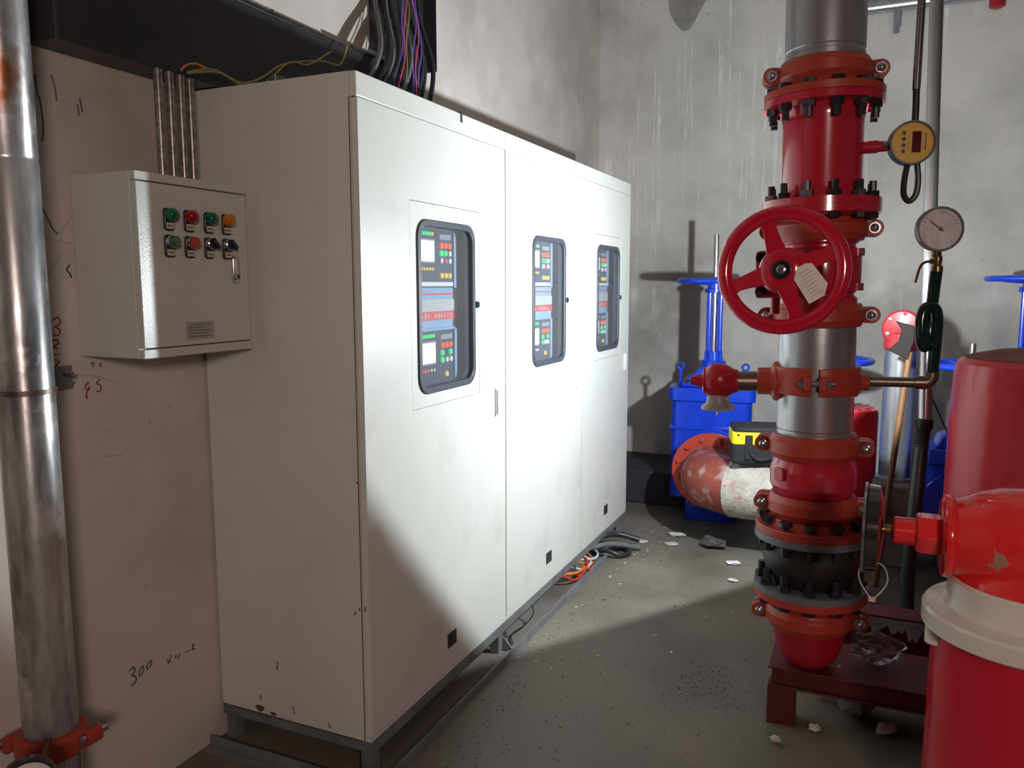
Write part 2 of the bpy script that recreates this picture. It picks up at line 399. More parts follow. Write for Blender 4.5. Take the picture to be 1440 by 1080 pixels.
    def build(s, name, m, parent=None, smooth=35, bevel=0.0, seg=2):
        me = bpy.data.meshes.new(name)
        me.from_pydata(s.v, [], s.f)
        me.validate()
        import bmesh
        bm = bmesh.new(); bm.from_mesh(me); bmesh.ops.recalc_face_normals(bm, faces=bm.faces); bm.to_mesh(me); bm.free()
        me.materials.append(m)
        if smooth:
            me.polygons.foreach_set('use_smooth', [True] * len(me.polygons))
            me.set_sharp_from_angle(angle=R(smooth))
        o = bpy.data.objects.new(name, me)
        COL.objects.link(o)
        if parent: o.parent = parent
        if bevel:
            bv = o.modifiers.new('bevel', 'BEVEL'); bv.width = bevel; bv.segments = seg; bv.limit_method = 'ANGLE'; bv.angle_limit = R(40)
            bv.harden_normals = False
        return o

def tag(o, label, cat, group=None, kind=None):
    if label: o['label'] = label
    if cat: o['category'] = cat
    if group: o['group'] = group
    if kind: o['kind'] = kind
    return o
def thing(name, label, cat, loc=(0, 0, 0), rot=(0, 0, 0), group=None):
    o = bpy.data.objects.new(name, None)
    o.empty_display_size = 0.05
    COL.objects.link(o)
    o.location = loc; o.rotation_euler = rot
    return tag(o, label, cat, group)
def lab(o, label): o['label'] = label; return o
def inst(src, parent, loc=None, rot=None, name=None):
    c = src.copy(); COL.objects.link(c); c.parent = parent
    if loc is not None: c.location = loc
    if rot is not None: c.rotation_euler = rot
    return c
def struct(o): o['kind'] = 'structure'; return o
def rrect(w2, h2, r, n=6, cx=0, cy=0):
    pts = []
    for (sx, sy, a) in ((1, 1, 0), (-1, 1, 90), (-1, -1, 180), (1, -1, 270)):
        for i in range(n + 1):
            t = R(a + 90 * i / n)
            pts.append((cx + sx * (w2 - r) + r * math.cos(t), cy + sy * (h2 - r) + r * math.sin(t)))
    return pts
def spline(ctrl, n=8):
    P = [Vector(p) for p in ctrl]
    P = [P[0] * 2 - P[1]] + P + [P[-1] * 2 - P[-2]]
    out = []
    for i in range(1, len(P) - 2):
        for k in range(n):
            t = k / n
            a, b, c, d = P[i - 1], P[i], P[i + 1], P[i + 2]
            out.append(0.5 * ((2 * b) + (c - a) * t + (2 * a - 5 * b + 4 * c - d) * t * t + (3 * b - a - 3 * c + d) * t ** 3))
    out.append(P[-2])
    return out
def arc(c, r, a0, a1, n, fn):
    return [fn(c[0] + r * math.cos(R(a0 + (a1 - a0) * i / n)), c[1] + r * math.sin(R(a0 + (a1 - a0) * i / n))) for i in range(n + 1)]

# ------------------------------------------------------------------ the room
XW, YB, XR, YF, ZC = -0.61, 4.05, 6.6, -9.2, 4.2
struct(MB().box(XW - 0.2, XR + 0.2, YF - 0.2, YB + 0.2, -0.15, 0).build('floor', floor_m, smooth=0))
struct(MB().box(XW - 0.2, XR + 0.2, YF - 0.2, YB + 0.2, ZC, ZC + 0.15).build('ceiling', wallO_m, smooth=0))
wl = struct(MB().box(XW - 0.2, XW, YF - 0.2, YB + 0.2, 0, ZC).build('wall_left', wallL_m, smooth=0))
wb = struct(MB().box(XW, XR, YB, YB + 0.2, 0, ZC).build('wall_back', wallB_m, smooth=0))
struct(MB().box(XR, XR + 0.2, YF - 0.2, YB + 0.2, 0, ZC).build('wall_right', wallO_m, smooth=0))
struct(MB().box(XW, XR, YF - 0.2, YF, 0, ZC).build('wall_front', wallO_m, smooth=0))
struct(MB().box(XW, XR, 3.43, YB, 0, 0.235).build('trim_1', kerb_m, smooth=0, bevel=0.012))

def stroke(name, pts, r, m, parent, plane='x'):
    """a thin flat mark on the left wall: (y, z) points"""
    mb = MB().tube([(XW + 0.0006, y, z) for y, z in pts], r, 6)
    return mb.build(name, m, parent)
# marker writing and scratches on the left wall
def sp2(pts, n=5): return [(p.y, p.z) for p in spline([(0, a, b) for a, b in pts], n)]
WR = [
 (blackink, 0.0028, [(-0.352, 0.392), (-0.335, 0.396), (-0.333, 0.383), (-0.343, 0.374), (-0.332, 0.366), (-0.330, 0.352), (-0.348, 0.343)]),
 (blackink, 0.0024, [(-0.306, 0.388), (-0.318, 0.372), (-0.315, 0.360), (-0.303, 0.370), (-0.302, 0.384), (-0.306, 0.388)]),
 (blackink, 0.0024, [(-0.276, 0.390), (-0.290, 0.378), (-0.286, 0.368), (-0.273, 0.378), (-0.272, 0.389), (-0.276, 0.390)]),
 (blackink, 0.0022, [(-0.212, 0.366), (-0.207, 0.352), (-0.196, 0.374)]),
 (blackink, 0.0022, [(-0.182, 0.356), (-0.178, 0.366)]),
 (blackink, 0.0024, [(-0.172, 0.350), (-0.162, 0.366)]),
 (blackink, 0.0022, [(-0.142, 0.357), (-0.122, 0.357)]),
 (blackink, 0.0024, [(-0.112, 0.368), (-0.104, 0.370), (-0.112, 0.356), (-0.100, 0.353)]),
 (redink, 0.0022, [(-0.515, 1.435), (-0.498, 1.442), (-0.494, 1.425), (-0.508, 1.418), (-0.496, 1.408), (-0.503, 1.394), (-0.518, 1.398)]),
 (redink, 0.0022, [(-0.520, 1.380), (-0.507, 1.384), (-0.503, 1.374), (-0.517, 1.366), (-0.506, 1.360)]),
 (redink, 0.0018, [(-0.520, 1.345), (-0.500, 1.345)]),
 (redink, 0.0022, [(-0.515, 1.332), (-0.505, 1.326), (-0.515, 1.315)]),
 (redink, 0.0024, [(-0.462, 1.268), (-0.476, 1.252)]),
 (redink, 0.0024, [(-0.422, 1.262), (-0.434, 1.248), (-0.424, 1.240), (-0.420, 1.248), (-0.432, 1.228), (-0.428, 1.216)]),
 (redink, 0.0024, [(-0.386, 1.266), (-0.397, 1.256), (-0.384, 1.246), (-0.390, 1.232), (-0.400, 1.234)]),
 (blackink, 0.0020, [(-0.412, 1.310), (-0.402, 1.314), (-0.406, 1.300)]),
 (blackink, 0.0020, [(-0.378, 1.312), (-0.384, 1.304), (-0.376, 1.300)]),
 (blackink, 0.0026, [(-0.516, 2.055), (-0.512, 2.010), (-0.506, 1.990), (-0.502, 1.930), (-0.508, 1.890)]),
 (blackink, 0.0022, [(-0.470, 2.062), (-0.462, 2.030), (-0.460, 2.000)]),
 (blackink, 0.0026, [(-0.392, 2.020), (-0.386, 1.985)]),
 (blackink, 0.0024, [(-0.400, 2.002), (-0.397, 1.975)]),
 (blackink, 0.0022, [(-0.536, 1.700), (-0.524, 1.722), (-0.510, 1.700), (-0.496, 1.672), (-0.484, 1.658)]),
 (blackink, 0.0028, [(-0.455, 1.580), (-0.464, 1.566), (-0.456, 1.556), (-0.452, 1.545)]),
 (palescratch, 0.0018, [(-0.430, 1.720), (-0.480, 1.658)]),
 (palescratch, 0.0018, [(-0.525, 1.650), (-0.430, 1.632)]),
 (palescratch, 0.0016, [(-0.470, 1.612), (-0.520, 1.550)]),
 (palescratch, 0.0016, [(-0.460, 1.285), (-0.400, 1.276), (-0.330, 1.250)]),
 (palescratch, 0.0018, [(-0.395, 1.048), (-0.330, 1.040)]),
 (palescratch, 0.0014, [(-0.392, 1.130), (-0.345, 1.108)]),
]
for mm, rr, pts in WR:
    stroke('wall_mark', sp2(pts) if len(pts) > 2 else pts, rr * 0.8, mm, wl)
# damp render patch on the back wall near the top
pp = []
for i in range(22):
    a = 2 * PI * i / 22
    pp.append((0.03 + 0.15 * math.cos(a) * (1 + 0.12 * math.sin(3 * a + 1)), 3.62 + 0.27 * math.sin(a) * (1 + 0.10 * math.cos(4 * a))))
patch_m = mat('grey_mortar_patch', (0.33, 0.31, 0.285), 0.9, col2=(0.25, 0.235, 0.21), scale=9, bump=0.6, bscale=20)
MB().prism(pp, -0.006, 0.0, Matrix(((1, 0, 0, 0), (0, 0, 1, YB), (0, 1, 0, 0), (0, 0, 0, 1)))).build('mortar_patch', patch_m, wb)
drip_m = mat('white_plaster_run', (0.72, 0.71, 0.68), 0.85, col2=(0.60, 0.585, 0.55), scale=12)
rd = random.Random(21)
drips = [(-0.19, 1.9, 3.1, .005), (-0.155, 1.75, 3.0, .008), (-0.135, 1.9, 2.75, .006), (-0.30, 1.9, 2.9, .004), (0.52, 2.42, 3.15, .009), (0.28, 2.86, 3.25, .008), (0.66, 2.72, 3.12, .008), (0.70, 2.80, 3.14, .006)]
for k in range(15):
    x = rd.uniform(-0.12, 0.80); z1 = rd.uniform(3.0, 3.35); drips.append((x, z1 - rd.uniform(0.12, 0.5), z1, rd.uniform(.004, .009)))
for k in range(14):
    x = rd.uniform(-0.45, 0.75); z1 = rd.uniform(2.2, 2.7); drips.append((x, z1 - rd.uniform(0.2, 0.6), z1, rd.uniform(.003, .005)))
for (x, z0, z1, r) in drips:
    xs, pts = x, []
    for i in range(9):
        xs += rd.uniform(-.004, .004); pts.append((xs, YB + r * 0.55, z0 + (z1 - z0) * i / 8))
    MB().tube(pts, [r * (0.6 + 0.7 * rd.random()) for _ in pts], 6).build('plaster_drip', drip_m, wb)

# ------------------------------------------------------------------ control cabinets
SPLIT = (0.0, 0.998, 1.948, 2.80)
ZB, ZT, DEP = 0.12, 2.12, 0.60
PX = Matrix(((0, 0, 1, 0), (1, 0, 0, 0), (0, 1, 0, 0), (0, 0, 0, 1)))   # (u, v, depth) -> (x=depth, y=u, z=v)
def make_cabinet(i):
    y0, y1 = SPLIT[i] + (0.001 if i else 0), SPLIT[i + 1] - 0.001
    W = y1 - y0
    c = W / 2 + (0.02, 0.01, 0.0)[i]
    t = thing('control_cabinet', ('cream steel control cabinet nearest the wall box, first of the row of three', 'cream steel control cabinet in the middle of the row of three',
                                  'cream steel control cabinet at the far end of the row by the back wall')[i], 'cabinet', (0, y0, ZB), group='control cabinets in a row')
    # carcass: sides, back, top, bottom (local z from cabinet bottom)
    H = ZT - ZB
    bx = 0.016
    mb = MB()
    mb.box(-DEP, -0.024, 0, bx, 0, H)
    mb.box(-DEP, -0.024, W - bx, W, 0, H)
    mb.box(-DEP, -DEP + 0.012, bx, W - bx, 0, H)
    mb.box(-DEP + 0.012, -0.024, bx, W - bx, 0, bx)
    mb.box(-DEP + 0.012, -0.024, bx, W - bx, H - bx, H)
    mb.build('body', cream, t, smooth=0)
    MB().box(-0.0235, 0.0, 0.0, W, H - 0.068, H).build('header_panel', cream, t, smooth=0, bevel=0.003)
    MB().box(-0.0235, -0.002, 0.0, W, 0.0, 0.012).build('sill', cream, t, smooth=0)
    # door with the window panel let into it
    d0, d1, dz0, dz1 = 0.004, W - 0.003, 0.014, H - 0.071
    pw, ph, pcz = 0.2425, 0.335, 1.455 - ZB
    cu, cv = (d0 + d1) / 2, (dz0 + dz1) / 2
    outer = [(d1, dz1), (d0, dz1), (d0, dz0), (d1, dz0)]
    inner = [(c + pw + .002, pcz + ph + .002), (c - pw - .002, pcz + ph + .002), (c - pw - .002, pcz - ph - .002), (c + pw + .002, pcz - ph - .002)]
    door = MB().frame(outer, inner, -0.022, 0.0, PX).build('door', cream, t, smooth=0, bevel=0.0012, seg=1)
    ww, wh, wz = 0.2, 0.283, 1.450 - ZB
    n = 6
    hole = rrect(ww, wh, 0.055, n, c, wz)
    # outer loop with the same count: corners repeated
    po = []
    for (sx, sy) in ((1, 1), (-1, 1), (-1, -1), (1, -1)):
        po += [(c + sx * pw, pcz + sy * ph)] * (n + 1)
    # spread repeated corner points a little along the edges so faces stay valid
    po2 = []
    for k, (x, y) in enumerate(po):
        q = k // (n + 1); f = (k % (n + 1)) / n - 0.5
        sx, sy = ((1, 1), (-1, 1), (-1, -1), (1, -1))[q]
        e = 0.1 * abs(f) * 2
        if (q % 2 == 0) == (f < 0): po2.append((x, y - sy * e))
        else: po2.append((x - sx * e, y))
    wp = MB().frame(po2, hole, -0.022, -0.0005, PX).build('window_panel', cream, t, smooth=0)
    MB().frame(rrect(ww + .006, wh + .006, 0.06, n, c, wz), rrect(ww - .018, wh - .018, 0.042, n, c, wz), -0.03, 0.006, PX).build('window_gasket', rubberseal, t, bevel=0.004)
    MB().prism(rrect(ww - .012, wh - .012, 0.045, n, c, wz), -0.012, -0.009, PX).build('window_pane', glass, t, smooth=0)
    # lit instrument panel set back behind the window
    XI, UO = -0.055, -0.112     # panel plane and its sideways offset
    ip = MB().box(XI - 0.03, XI - 0.006, c - 0.40, c + 0.18, 0.72, 1.80).build('instrument_panel', panelblue, t, smooth=0, bevel=0.004)
    MB().box(-0.42, XI - 0.03, c - 0.39, c + 0.17, 0.73, 1.79).build('instrument_housing', innergrey, t, smooth=0)
    MB().box(-0.59, -0.03, W - bx - 0.012, W - bx - 0.001, 0.3, 1.9).build('inner_side_panel', innergrey, t, smooth=0)
    def pb(name, u0, u1, z0, z1, m, th=0.004, x=XI - 0.006, par=ip, bev=0.0):
        u0 += UO; u1 += UO
        o = MB().box(x, x + th, c + u0, c + u1, z0 - ZB, z1 - ZB).build(name, m, t if par is None else par, smooth=0, bevel=bev)
        return o
    def knob(u, z, r, m, th=0.006):
        u += UO
        MB().cyl((XI + 0.0, c + u, z - ZB), (XI + th, c + u, z - ZB), r, r * 0.85, 10).build('button', m, ip)
    for (zt, zb, second) in ((1.718, 1.515, False), (1.366, 1.158, True)):
        pb('controller_face', -0.27, 0.252, zb, zt, paneldark, 0.006)
        for uu in (-0.27, 0.262):
            pb('bezel', uu - 0.010, uu + 0.010, zb, zt, panelblue, 0.012)
        pb('bezel', -0.27, 0.255, zt, zt + 0.008, panelblue, 0.012)
        for u0, u1 in ((0.012, 0.112), (-0.25, -0.15)):
            pb('screen_surround', u0 - .008, u1 + .008, zt - 0.118, zt - 0.036, innergrey, 0.0075)
            pb('screen', u0, u1, zt - 0.112, zt - 0.042, screen, 0.009)
        for k in range(5):
            knob(0.02 + 0.02 * k, zt - 0.018, 0.0075, ledgreen if k not in (0, 4) or second else ledyel)
            knob(0.02 + 0.02 * k, zt - 0.138, 0.006, ledyel if not second else (ledred if k < 3 else whitep))
        for k in range(3):
            u = 0.165 + 0.03 * k
            knob(u, zt - 0.055, 0.012, ledred)
            if not (second and k == 1): knob(u, zt - 0.082, 0.0115, ledgreen if k < 2 or second else whitep)
            knob(u, zt - 0.108, 0.0115, (whitep, wire_pk, whitep)[k] if not second else (ledgreen, whitep, whitep)[k])
            if not second or k == 1: knob(u, zt - 0.16, 0.011, ledyel)
        pb('nameplate', 0.155, 0.24, zt - 0.034, zt - 0.016, innergrey, 0.0075)
        pb('white_strip', -0.27, 0.255, zb + 0.006, zb + 0.020, whitep, 0.008)
    pb('groove', -0.3, 0.285, 1.490, 1.496, stripred, 0.002)
    pb('grey_band', -0.3, 0.288, 1.434, 1.474, panelgrey, 0.004)
    rs = pb('red_strip', -0.3, 0.290, 1.402, 1.432, stripred, 0.004)
    rnd = random.Random(i)
    lt = MB()
    for k in range(22):                                     # white lettering too small to read in the photograph
        u = -0.25 + 0.023 * k + UO
        if k == 15: continue
        for _ in range(3):
            z = 1.407 + rnd.random() * 0.017 - ZB
            lt.box(XI - 0.002, XI - 0.0015, c + u + rnd.random() * .004, c + u + 0.011 + rnd.random() * .003, z, z + 0.0022)
        for _ in range(2):
            uu = c + u + rnd.random() * 0.012
            lt.box(XI - 0.002, XI - 0.0015, uu, uu + 0.0022, 1.408 - ZB, 1.408 - ZB + 0.010 + rnd.random() * 0.009)
    lt.build('lettering', whitep, rs, smooth=0)
    # lock, handle and the dark plate at the foot of the door
    lk = MB().lat([(0.013, 0), (0.013, 0.006), (0.011, 0.009), (0.0, 0.009)], (0.0, c + 0.222, 1.452 - ZB), (1, 0, 0), 18).build('lock', mat('blue_lock', (0.02, 0.09, 0.16), 0.3, 0.4, col2=(0.015, 0.07, 0.13), scale=40), t)
    MB().box(0.008, 0.0115, c + 0.2205, c + 0.2235, 1.445 - ZB, 1.459 - ZB).build('keyhole', blackpl, t, smooth=0)
    hy = W - 0.09
    hd = MB().prism(rrect(0.012, 0.058, 0.011, 4, hy, 1.064 - ZB), 0.0, 0.007, PX).build('handle', cream, t, bevel=0.002)
    MB().prism(rrect(0.008, 0.05, 0.007, 4, hy, 1.066 - ZB), 0.007, 0.014, PX).build('handle_lever', whitep, hd, bevel=0.002)
    MB().lat([(0.006, 0), (0.006, 0.003), (0, 0.003)], (0.007, hy + 0.002, 1.022 - ZB), (1, 0, 0), 12).build('handle_lock', blackpl, hd)
    vp = MB().box(0.0, 0.0035, c - 0.032, c + 0.032, 0.215 - ZB, 0.268 - ZB).build('vent_plate', mat('dark_vent', (0.055, 0.05, 0.055), 0.5, col2=(0.07, 0.06, 0.065), scale=60), t, smooth=0)
    for k in range(4):
        MB().box(0.0035, 0.0055, c - 0.026, c + 0.026, 0.222 - ZB + k * 0.0115, 0.226 - ZB + k * 0.0115).build('slat', blackpl, vp, smooth=0)
    return t
cabs = [make_cabinet(i) for i in range(3)]
# near side: edge return of the first door, screw holes and rust nicks on the end panel
for (x, z, l, tl) in ((-0.012, 0.55, .016, .2), (-0.004 - .03, 0.545, .010, .3), (-0.36, 0.42 - .12, .03, .15), (-0.02 - .03, 0.53, .014, .5), (-0.435, 0.175, .02, .1), (-0.30, 0.16, .028, -.2), (-0.16, 0.14, .018, -.5), (-.03, 0.94, .006, 0)):
    M = Matrix.Translation((x, -0.0004, z - ZB + 0.0)) @ Matrix.Rotation(tl, 4, 'Y')
    MB().box(-0.002, 0.002, -0.0003, 0.0003, -l / 2, l / 2, M).build('paint_nick', darkchip, cabs[0], smooth=0)
MB().box(-0.027, -0.0242, -0.0006, 0.0, 0.0, 1.93).build('door_seam', blackpl, cabs[0], smooth=0)
for (x, z, sx, sz) in ((-0.44, 0.135, .018, .012), (-0.385, 0.128, .014, .006)):
    MB().prism([(sx * math.cos(a) * (1 + .3 * math.sin(3 * a)), sz * math.sin(a)) for a in [2 * PI * k / 12 for k in range(12)]], -0.0006, 0.0,
               Matrix(((1, 0, 0, x), (0, 0, 1, 0), (0, 1, 0, z - ZB), (0, 0, 0, 1)))).build('rust_spot', mat('rust', (0.20, 0.075, 0.03), 0.8, col2=(0.14, 0.05, 0.02), scale=60), cabs[0], smooth=0)

# angle-iron stand
st = thing('cabinet_stand', 'grey angle-iron stand carrying the row of cream cabinets', 'stand', (0, 0, 0))
def angle_y(name, x, y0, y1, z, a=0.04, sx=1):
    return MB().box(x, x + 0.005, y0, y1, z - a, z).box(x - a * sx, x, y0, y1, z - 0.005, z).build(name, anglesteel, st, smooth=0)
def angle_x(name, x0, x1, y, z, a=0.04):
    return MB().box(x0, x1, y, y + 0.005, z - a, z).box(x0, x1, y, y + a, z - 0.005, z).build(name, anglesteel, st, smooth=0)
MB().box(-0.004, 0.001, 0.0, 2.80, 0.082, 0.1195).box(-0.04, -0.004, 0.0, 2.8, 0.114, 0.1195).build('top_rail', anglesteel, st, smooth=0)
MB().box(-0.60, -0.595, 0.0, 2.80, 0.082, 0.1195).box(-0.595, -0.56, 0.0, 2.8, 0.114, 0.1195).build('top_rail', anglesteel, st, smooth=0)
for y in (0.0, 0.975, 1.93, 2.765):
    MB().box(-0.594, -0.005, y, y + 0.005, 0.085, 0.1135).box(-0.594, -0.005, y + 0.005, y + 0.035, 0.1085, 0.1135).build('cross_rail', anglesteel, st, smooth=0)
for y in (0.006, 0.93, 1.885, 2.74):
    for x in (-0.045, -0.592):
        MB().box(x, x + 0.04, y, y + 0.005, 0.0, 0.0815).box(x + 0.035, x + 0.04, y + 0.005, y + 0.04, 0, 0.0815).build('leg', anglesteel, st, smooth=0)
for y, h in ((0.97, .03), (1.925, .034)):
    MB().prism([(0, 0), (0.055, 0), (0.0, h * 2)], 0, 0.006, Matrix(((1, 0, 0, -0.004), (0, 0, 1, y), (0, 1, 0, 0.0), (0, 0, 0, 1)))).build('gusset', anglesteel, st, smooth=0)
MB().box(0.058, 0.063, -0.05, 2.22, 0.0, 0.036).box(0.0225, 0.058, -0.05, 2.22, 0.0, 0.005).build('floor_rail', anglesteel, st, smooth=0)
MB().box(-0.60, -0.02, -0.065, -0.06, 0.0, 0.036).box(-0.60, -0.02, -0.1, -0.065, 0.0, 0.005).build('floor_rail', anglesteel, st, smooth=0)
for (x, y) in ((0.0, -0.02), (0.0, 1.03)):
    MB().cyl((x - 0.02, y, 0.0), (x - 0.02, y, 0.05), 0.006, n=8).lat([(0.011, 0), (0.011, 0.01), (0.0, 0.01)], (x - 0.02, y, 0.03), (0, 0, 1), 6).build('anchor_bolt', chrome, st)

# ------------------------------------------------------------------ wall control box
BX0, BX1, BY0, BY1, BZ0, BZ1 = -0.609, -0.374, -0.437, -0.04, 1.334, 1.815
bt = thing('wall_control_box', 'small cream wall control box with lamps and switches beside the cabinet row', 'control box', (BX1, BY0, BZ0))
W, H = BY1 - BY0, BZ1 - BZ0
MB().box(BX0 - BX1, -0.020, 0, W, 0, H).build('body', boxpaint, bt, smooth=0, bevel=0.003)
MB().box(-0.0195, 0.0, 0.0, W, H - 0.022, H).build('top_lip', boxpaint, bt, smooth=0, bevel=0.002)
MB().box(-0.0195, 0.0, 0.0, W, 0.0, 0.024).build('bottom_lip', boxpaint, bt, smooth=0, bevel=0.002)
MB().box(-0.0195, -0.001, 0.003, W - 0.003, 0.027, H - 0.025).build('door', boxpaint, bt, smooth=0, bevel=0.002)
def lampunit(u, z, kind):
    base = MB().prism(rrect(0.0165, 0.0295, 0.009, 4, u, z - 0.012), 0.0, 0.008, PX).build('switch_plate', blackpl, bt, bevel=0.002)
    base.location.x = 0.0005
    nm = MB().box(0.008, 0.0092, u - 0.013, u + 0.013, z - 0.037, z - 0.021).build('name_label', tagpaper, base, smooth=0)
    MB().box(0.0092, 0.0095, u - 0.009, u + 0.009, z - 0.031, z - 0.027).build('lettering', ink, base, smooth=0)
    if kind in ('g', 'r', 'a'):
        m = dict(g=green_lens, r=red_lens, a=amber_lens)[kind]
        lab(MB().lat([(0.0175, 0.0), (0.0175, 0.010), (0.016, 0.018), (0.011, 0.023), (0.0, 0.025)], (0.008, u, z), (1, 0, 0), 22).build('lens', m, base), {'g': 'green lamp lens', 'r': 'red lamp lens', 'a': 'amber lamp lens'}[kind])
    elif kind in ('G', 'Q'):
        MB().lat([(0.0165, 0.0), (0.0165, 0.012), (0.0145, 0.013)], (0.008, u, z), (1, 0, 0), 22).build('bezel_ring', chrome, base)
        MB().lat([(0.0145, 0.0), (0.0145, 0.022), (0.013, 0.024), (0.0, 0.024)], (0.008, u, z), (1, 0, 0), 22).build('push_button', green_lens if kind == 'G' else red_cap, base)
    else:
        MB().lat([(0.0165, 0.0), (0.0165, 0.010), (0.0145, 0.012), (0, 0.012)], (0.008, u, z), (1, 0, 0), 22).build('bezel_ring', chrome, base)
        Mk = Matrix.Translation((0.02, u, z)) @ Matrix.Rotation(R(45), 4, 'X')
        MB().box(0, 0.016, -0.006, 0.006, -0.016, 0.016, Mk).build('selector_knob', navypl, base, bevel=0.002)
for k, (y, kd) in enumerate(((-0.338, 'g'), (-0.269, 'r'), (-0.197, 'g'), (-0.129, 'a'))):
    lampunit(y - BY0, 1.711 - BZ0, kd)
for k, (y, kd) in enumerate(((-0.339, 'G'), (-0.270, 'Q'), (-0.199, 'S'), (-0.130, 'S'))):
    lampunit(y - BY0, 1.641 - BZ0, kd)
la = MB().prism(rrect(0.013, 0.042, 0.012, 4, -0.098 - BY0, 1.572 - BZ0), 0, 0.007, PX).build('latch', chrome, bt, bevel=0.002)
MB().prism(rrect(0.007, 0.034, 0.006, 4, -0.098 - BY0, 1.574 - BZ0), 0.007, 0.013, PX).build('latch_lever', labelgrey, la, bevel=0.0015)
MB().box(0.013, 0.0145, -0.103 - BY0, -0.094 - BY0, 1.545 - BZ0, 1.556 - BZ0).build('latch_lock', blackpl, la, smooth=0)
npl = MB().box(0.0, 0.0015, -0.293 - BY0, -0.193 - BY0, 1.376 - BZ0, 1.425 - BZ0).build('rating_plate', labelgrey, bt, smooth=0)
for k in range(5):
    MB().box(0.0015, 0.0018, -0.285 - BY0, -0.285 - BY0 + (0.08, 0.07, 0.082, 0.06, 0.075)[k], 1.383 - BZ0 + k * .0082, 1.3855 - BZ0 + k * .0082).build('lettering', ink, npl, smooth=0)

for k, (y, nm) in enumerate(((-0.228, 'first'), (-0.188, 'second'), (-0.149, 'third'), (-0.114, 'last'))):
    cz = thing('steel_conduit', 'thin steel conduit rising from the wall box, %s from the left' % nm, 'conduit', (-0.50, y, BZ1 + 0.0005), group='conduits above the wall box')
    MB().cyl((0, 0, 0), (0, 0, 2.122 - BZ1), 0.0125, n=14).build('tube', mat('dull_conduit', (0.16, 0.15, 0.15), 0.32, 0.6, col2=(0.40, 0.38, 0.36), scale=60, amt=0.5), cz)
    MB().lat([(0.017, 0), (0.017, 0.012), (0.013, 0.014)], (0, 0, 0), (0, 0, 1), 6).build('locknut', brownsteel, cz)

# ------------------------------------------------------------------ cable tray, riser and cables
tr = thing('cable_tray', 'black steel cable trunking running along the left wall above the cabinets', 'cable tray', (XW, -0.535, 2.123))
TL = 0.70 + 0.535
MB().box(0.001, 0.004, 0, TL, 0, 0.290).box(0.004, 0.11, 0, 0.003, 0, 0.290).build('back_plate', blacktray, tr, smooth=0)
MB().box(0.004, 0.11, 0.003, TL, 0, 0.003).build('floor_plate', blacktray, tr, smooth=0)
MB().box(0.107, 0.11, 0.003, TL, 0.003, 0.278).build('cover', blacktray, tr, smooth=0)
MB().box(0.090, 0.1135, 0.0, TL, 0.2785, 0.294).build('rim', mat('scuffed_tray_rim', (0.055, 0.06, 0.062), 0.34, 0.5, col2=(0.03, 0.03, 0.034), scale=14), tr, smooth=0, bevel=0.003)
MB().lat([(0.011, 0), (0.011, 0.008), (0, 0.008)], (0.1, 0.80, 0.294), (0, 0, 1), 6).build('bolt', chrome, tr)
el = thing('tray_elbow', 'short black tray piece joining the wall trunking to the riser', 'cable tray', (XW + 0.001, 0.702, 2.123))
MB().box(0.104, 0.108, 0, 0.30, 0, 0.292).box(0, 0.104, 0.0, 0.30, 0, 0.003).build('side_plate', blacktray, el, smooth=0)
MB().box(0.098, 0.114, 0, 0.30, 0.2925, 0.302).build('rim', blacktray, el, smooth=0)
RZ0 = 0.985
rz = thing('tray_riser', 'black vertical cable trough dropping to the cabinet tops', 'cable tray', (XW + 0.001, RZ0, 2.50))
MB().box(0, 0.003, 0, 0.44, 0, ZC - 2.501).build('back_plate', blacktray, rz, smooth=0)
for y in (0, 0.437):
    MB().box(0.003, 0.07, y, y + 0.003, 0, ZC - 2.501).build('side_flange', mat('tray_flange', (0.10, 0.105, 0.115), 0.35, 0.6, col2=(0.07, 0.07, 0.08), scale=9), rz, smooth=0)
def cable(name, label, cat, pts, r, m, n=8, group=None, k=8):
    P = spline(pts, k)
    o = P[0]
    ob = MB().tube([p - o for p in P], r, n).build(name, m)
    ob.location = o
    return tag(ob, label, cat, group)
ORD = 'first second third fourth fifth sixth seventh eighth ninth tenth eleventh last'.split()
cols = [(wire_gy, .0105), (blackcable, .011), (blackcable, .0105), (wire_gy, .011), (blackcable, .011), (wire_gy, .0105), (blackcable, .011), (blackcable, .011), (blackcable, .0105), (blackcable, .011), (blackcable, .0105), (blackcable, .011)]
for k, (m_, r_) in enumerate(cols):
    f = k / (len(cols) - 1)
    yb, yt = 0.64 + 0.42 * f, 1.01 + 0.26 * f
    xo = -0.592 + 0.022 * (k % 3)
    xb = -0.462 + 0.024 * (k % 3)
    cable('power_cable', ('dark grey' if m_ is wire_gy else 'black') + ' cable hanging from the tray riser, ' + ORD[k] + ' of the bundle from the left', 'cable',
          [(xb, yb, ZT + 0.002), (xb, yb + 0.04, ZT + 0.10), (xb - 0.004, yb + (yt - yb) * 0.55, ZT + 0.32), (xo + 0.02, yb + (yt - yb) * 0.9, ZT + 0.58), (xo, yt, ZT + 0.9), (xo, yt, ZC - .01)], r_, m_, 8, 'cables in the tray riser')
tw = [wire_bl, wire_pk, wire_yg, wire_bl, wire_pk, wire_bl]
wn = {wire_pk: 'pink', wire_bl: 'violet', wire_or: 'orange', wire_yg: 'olive', wire_wh: 'white'}
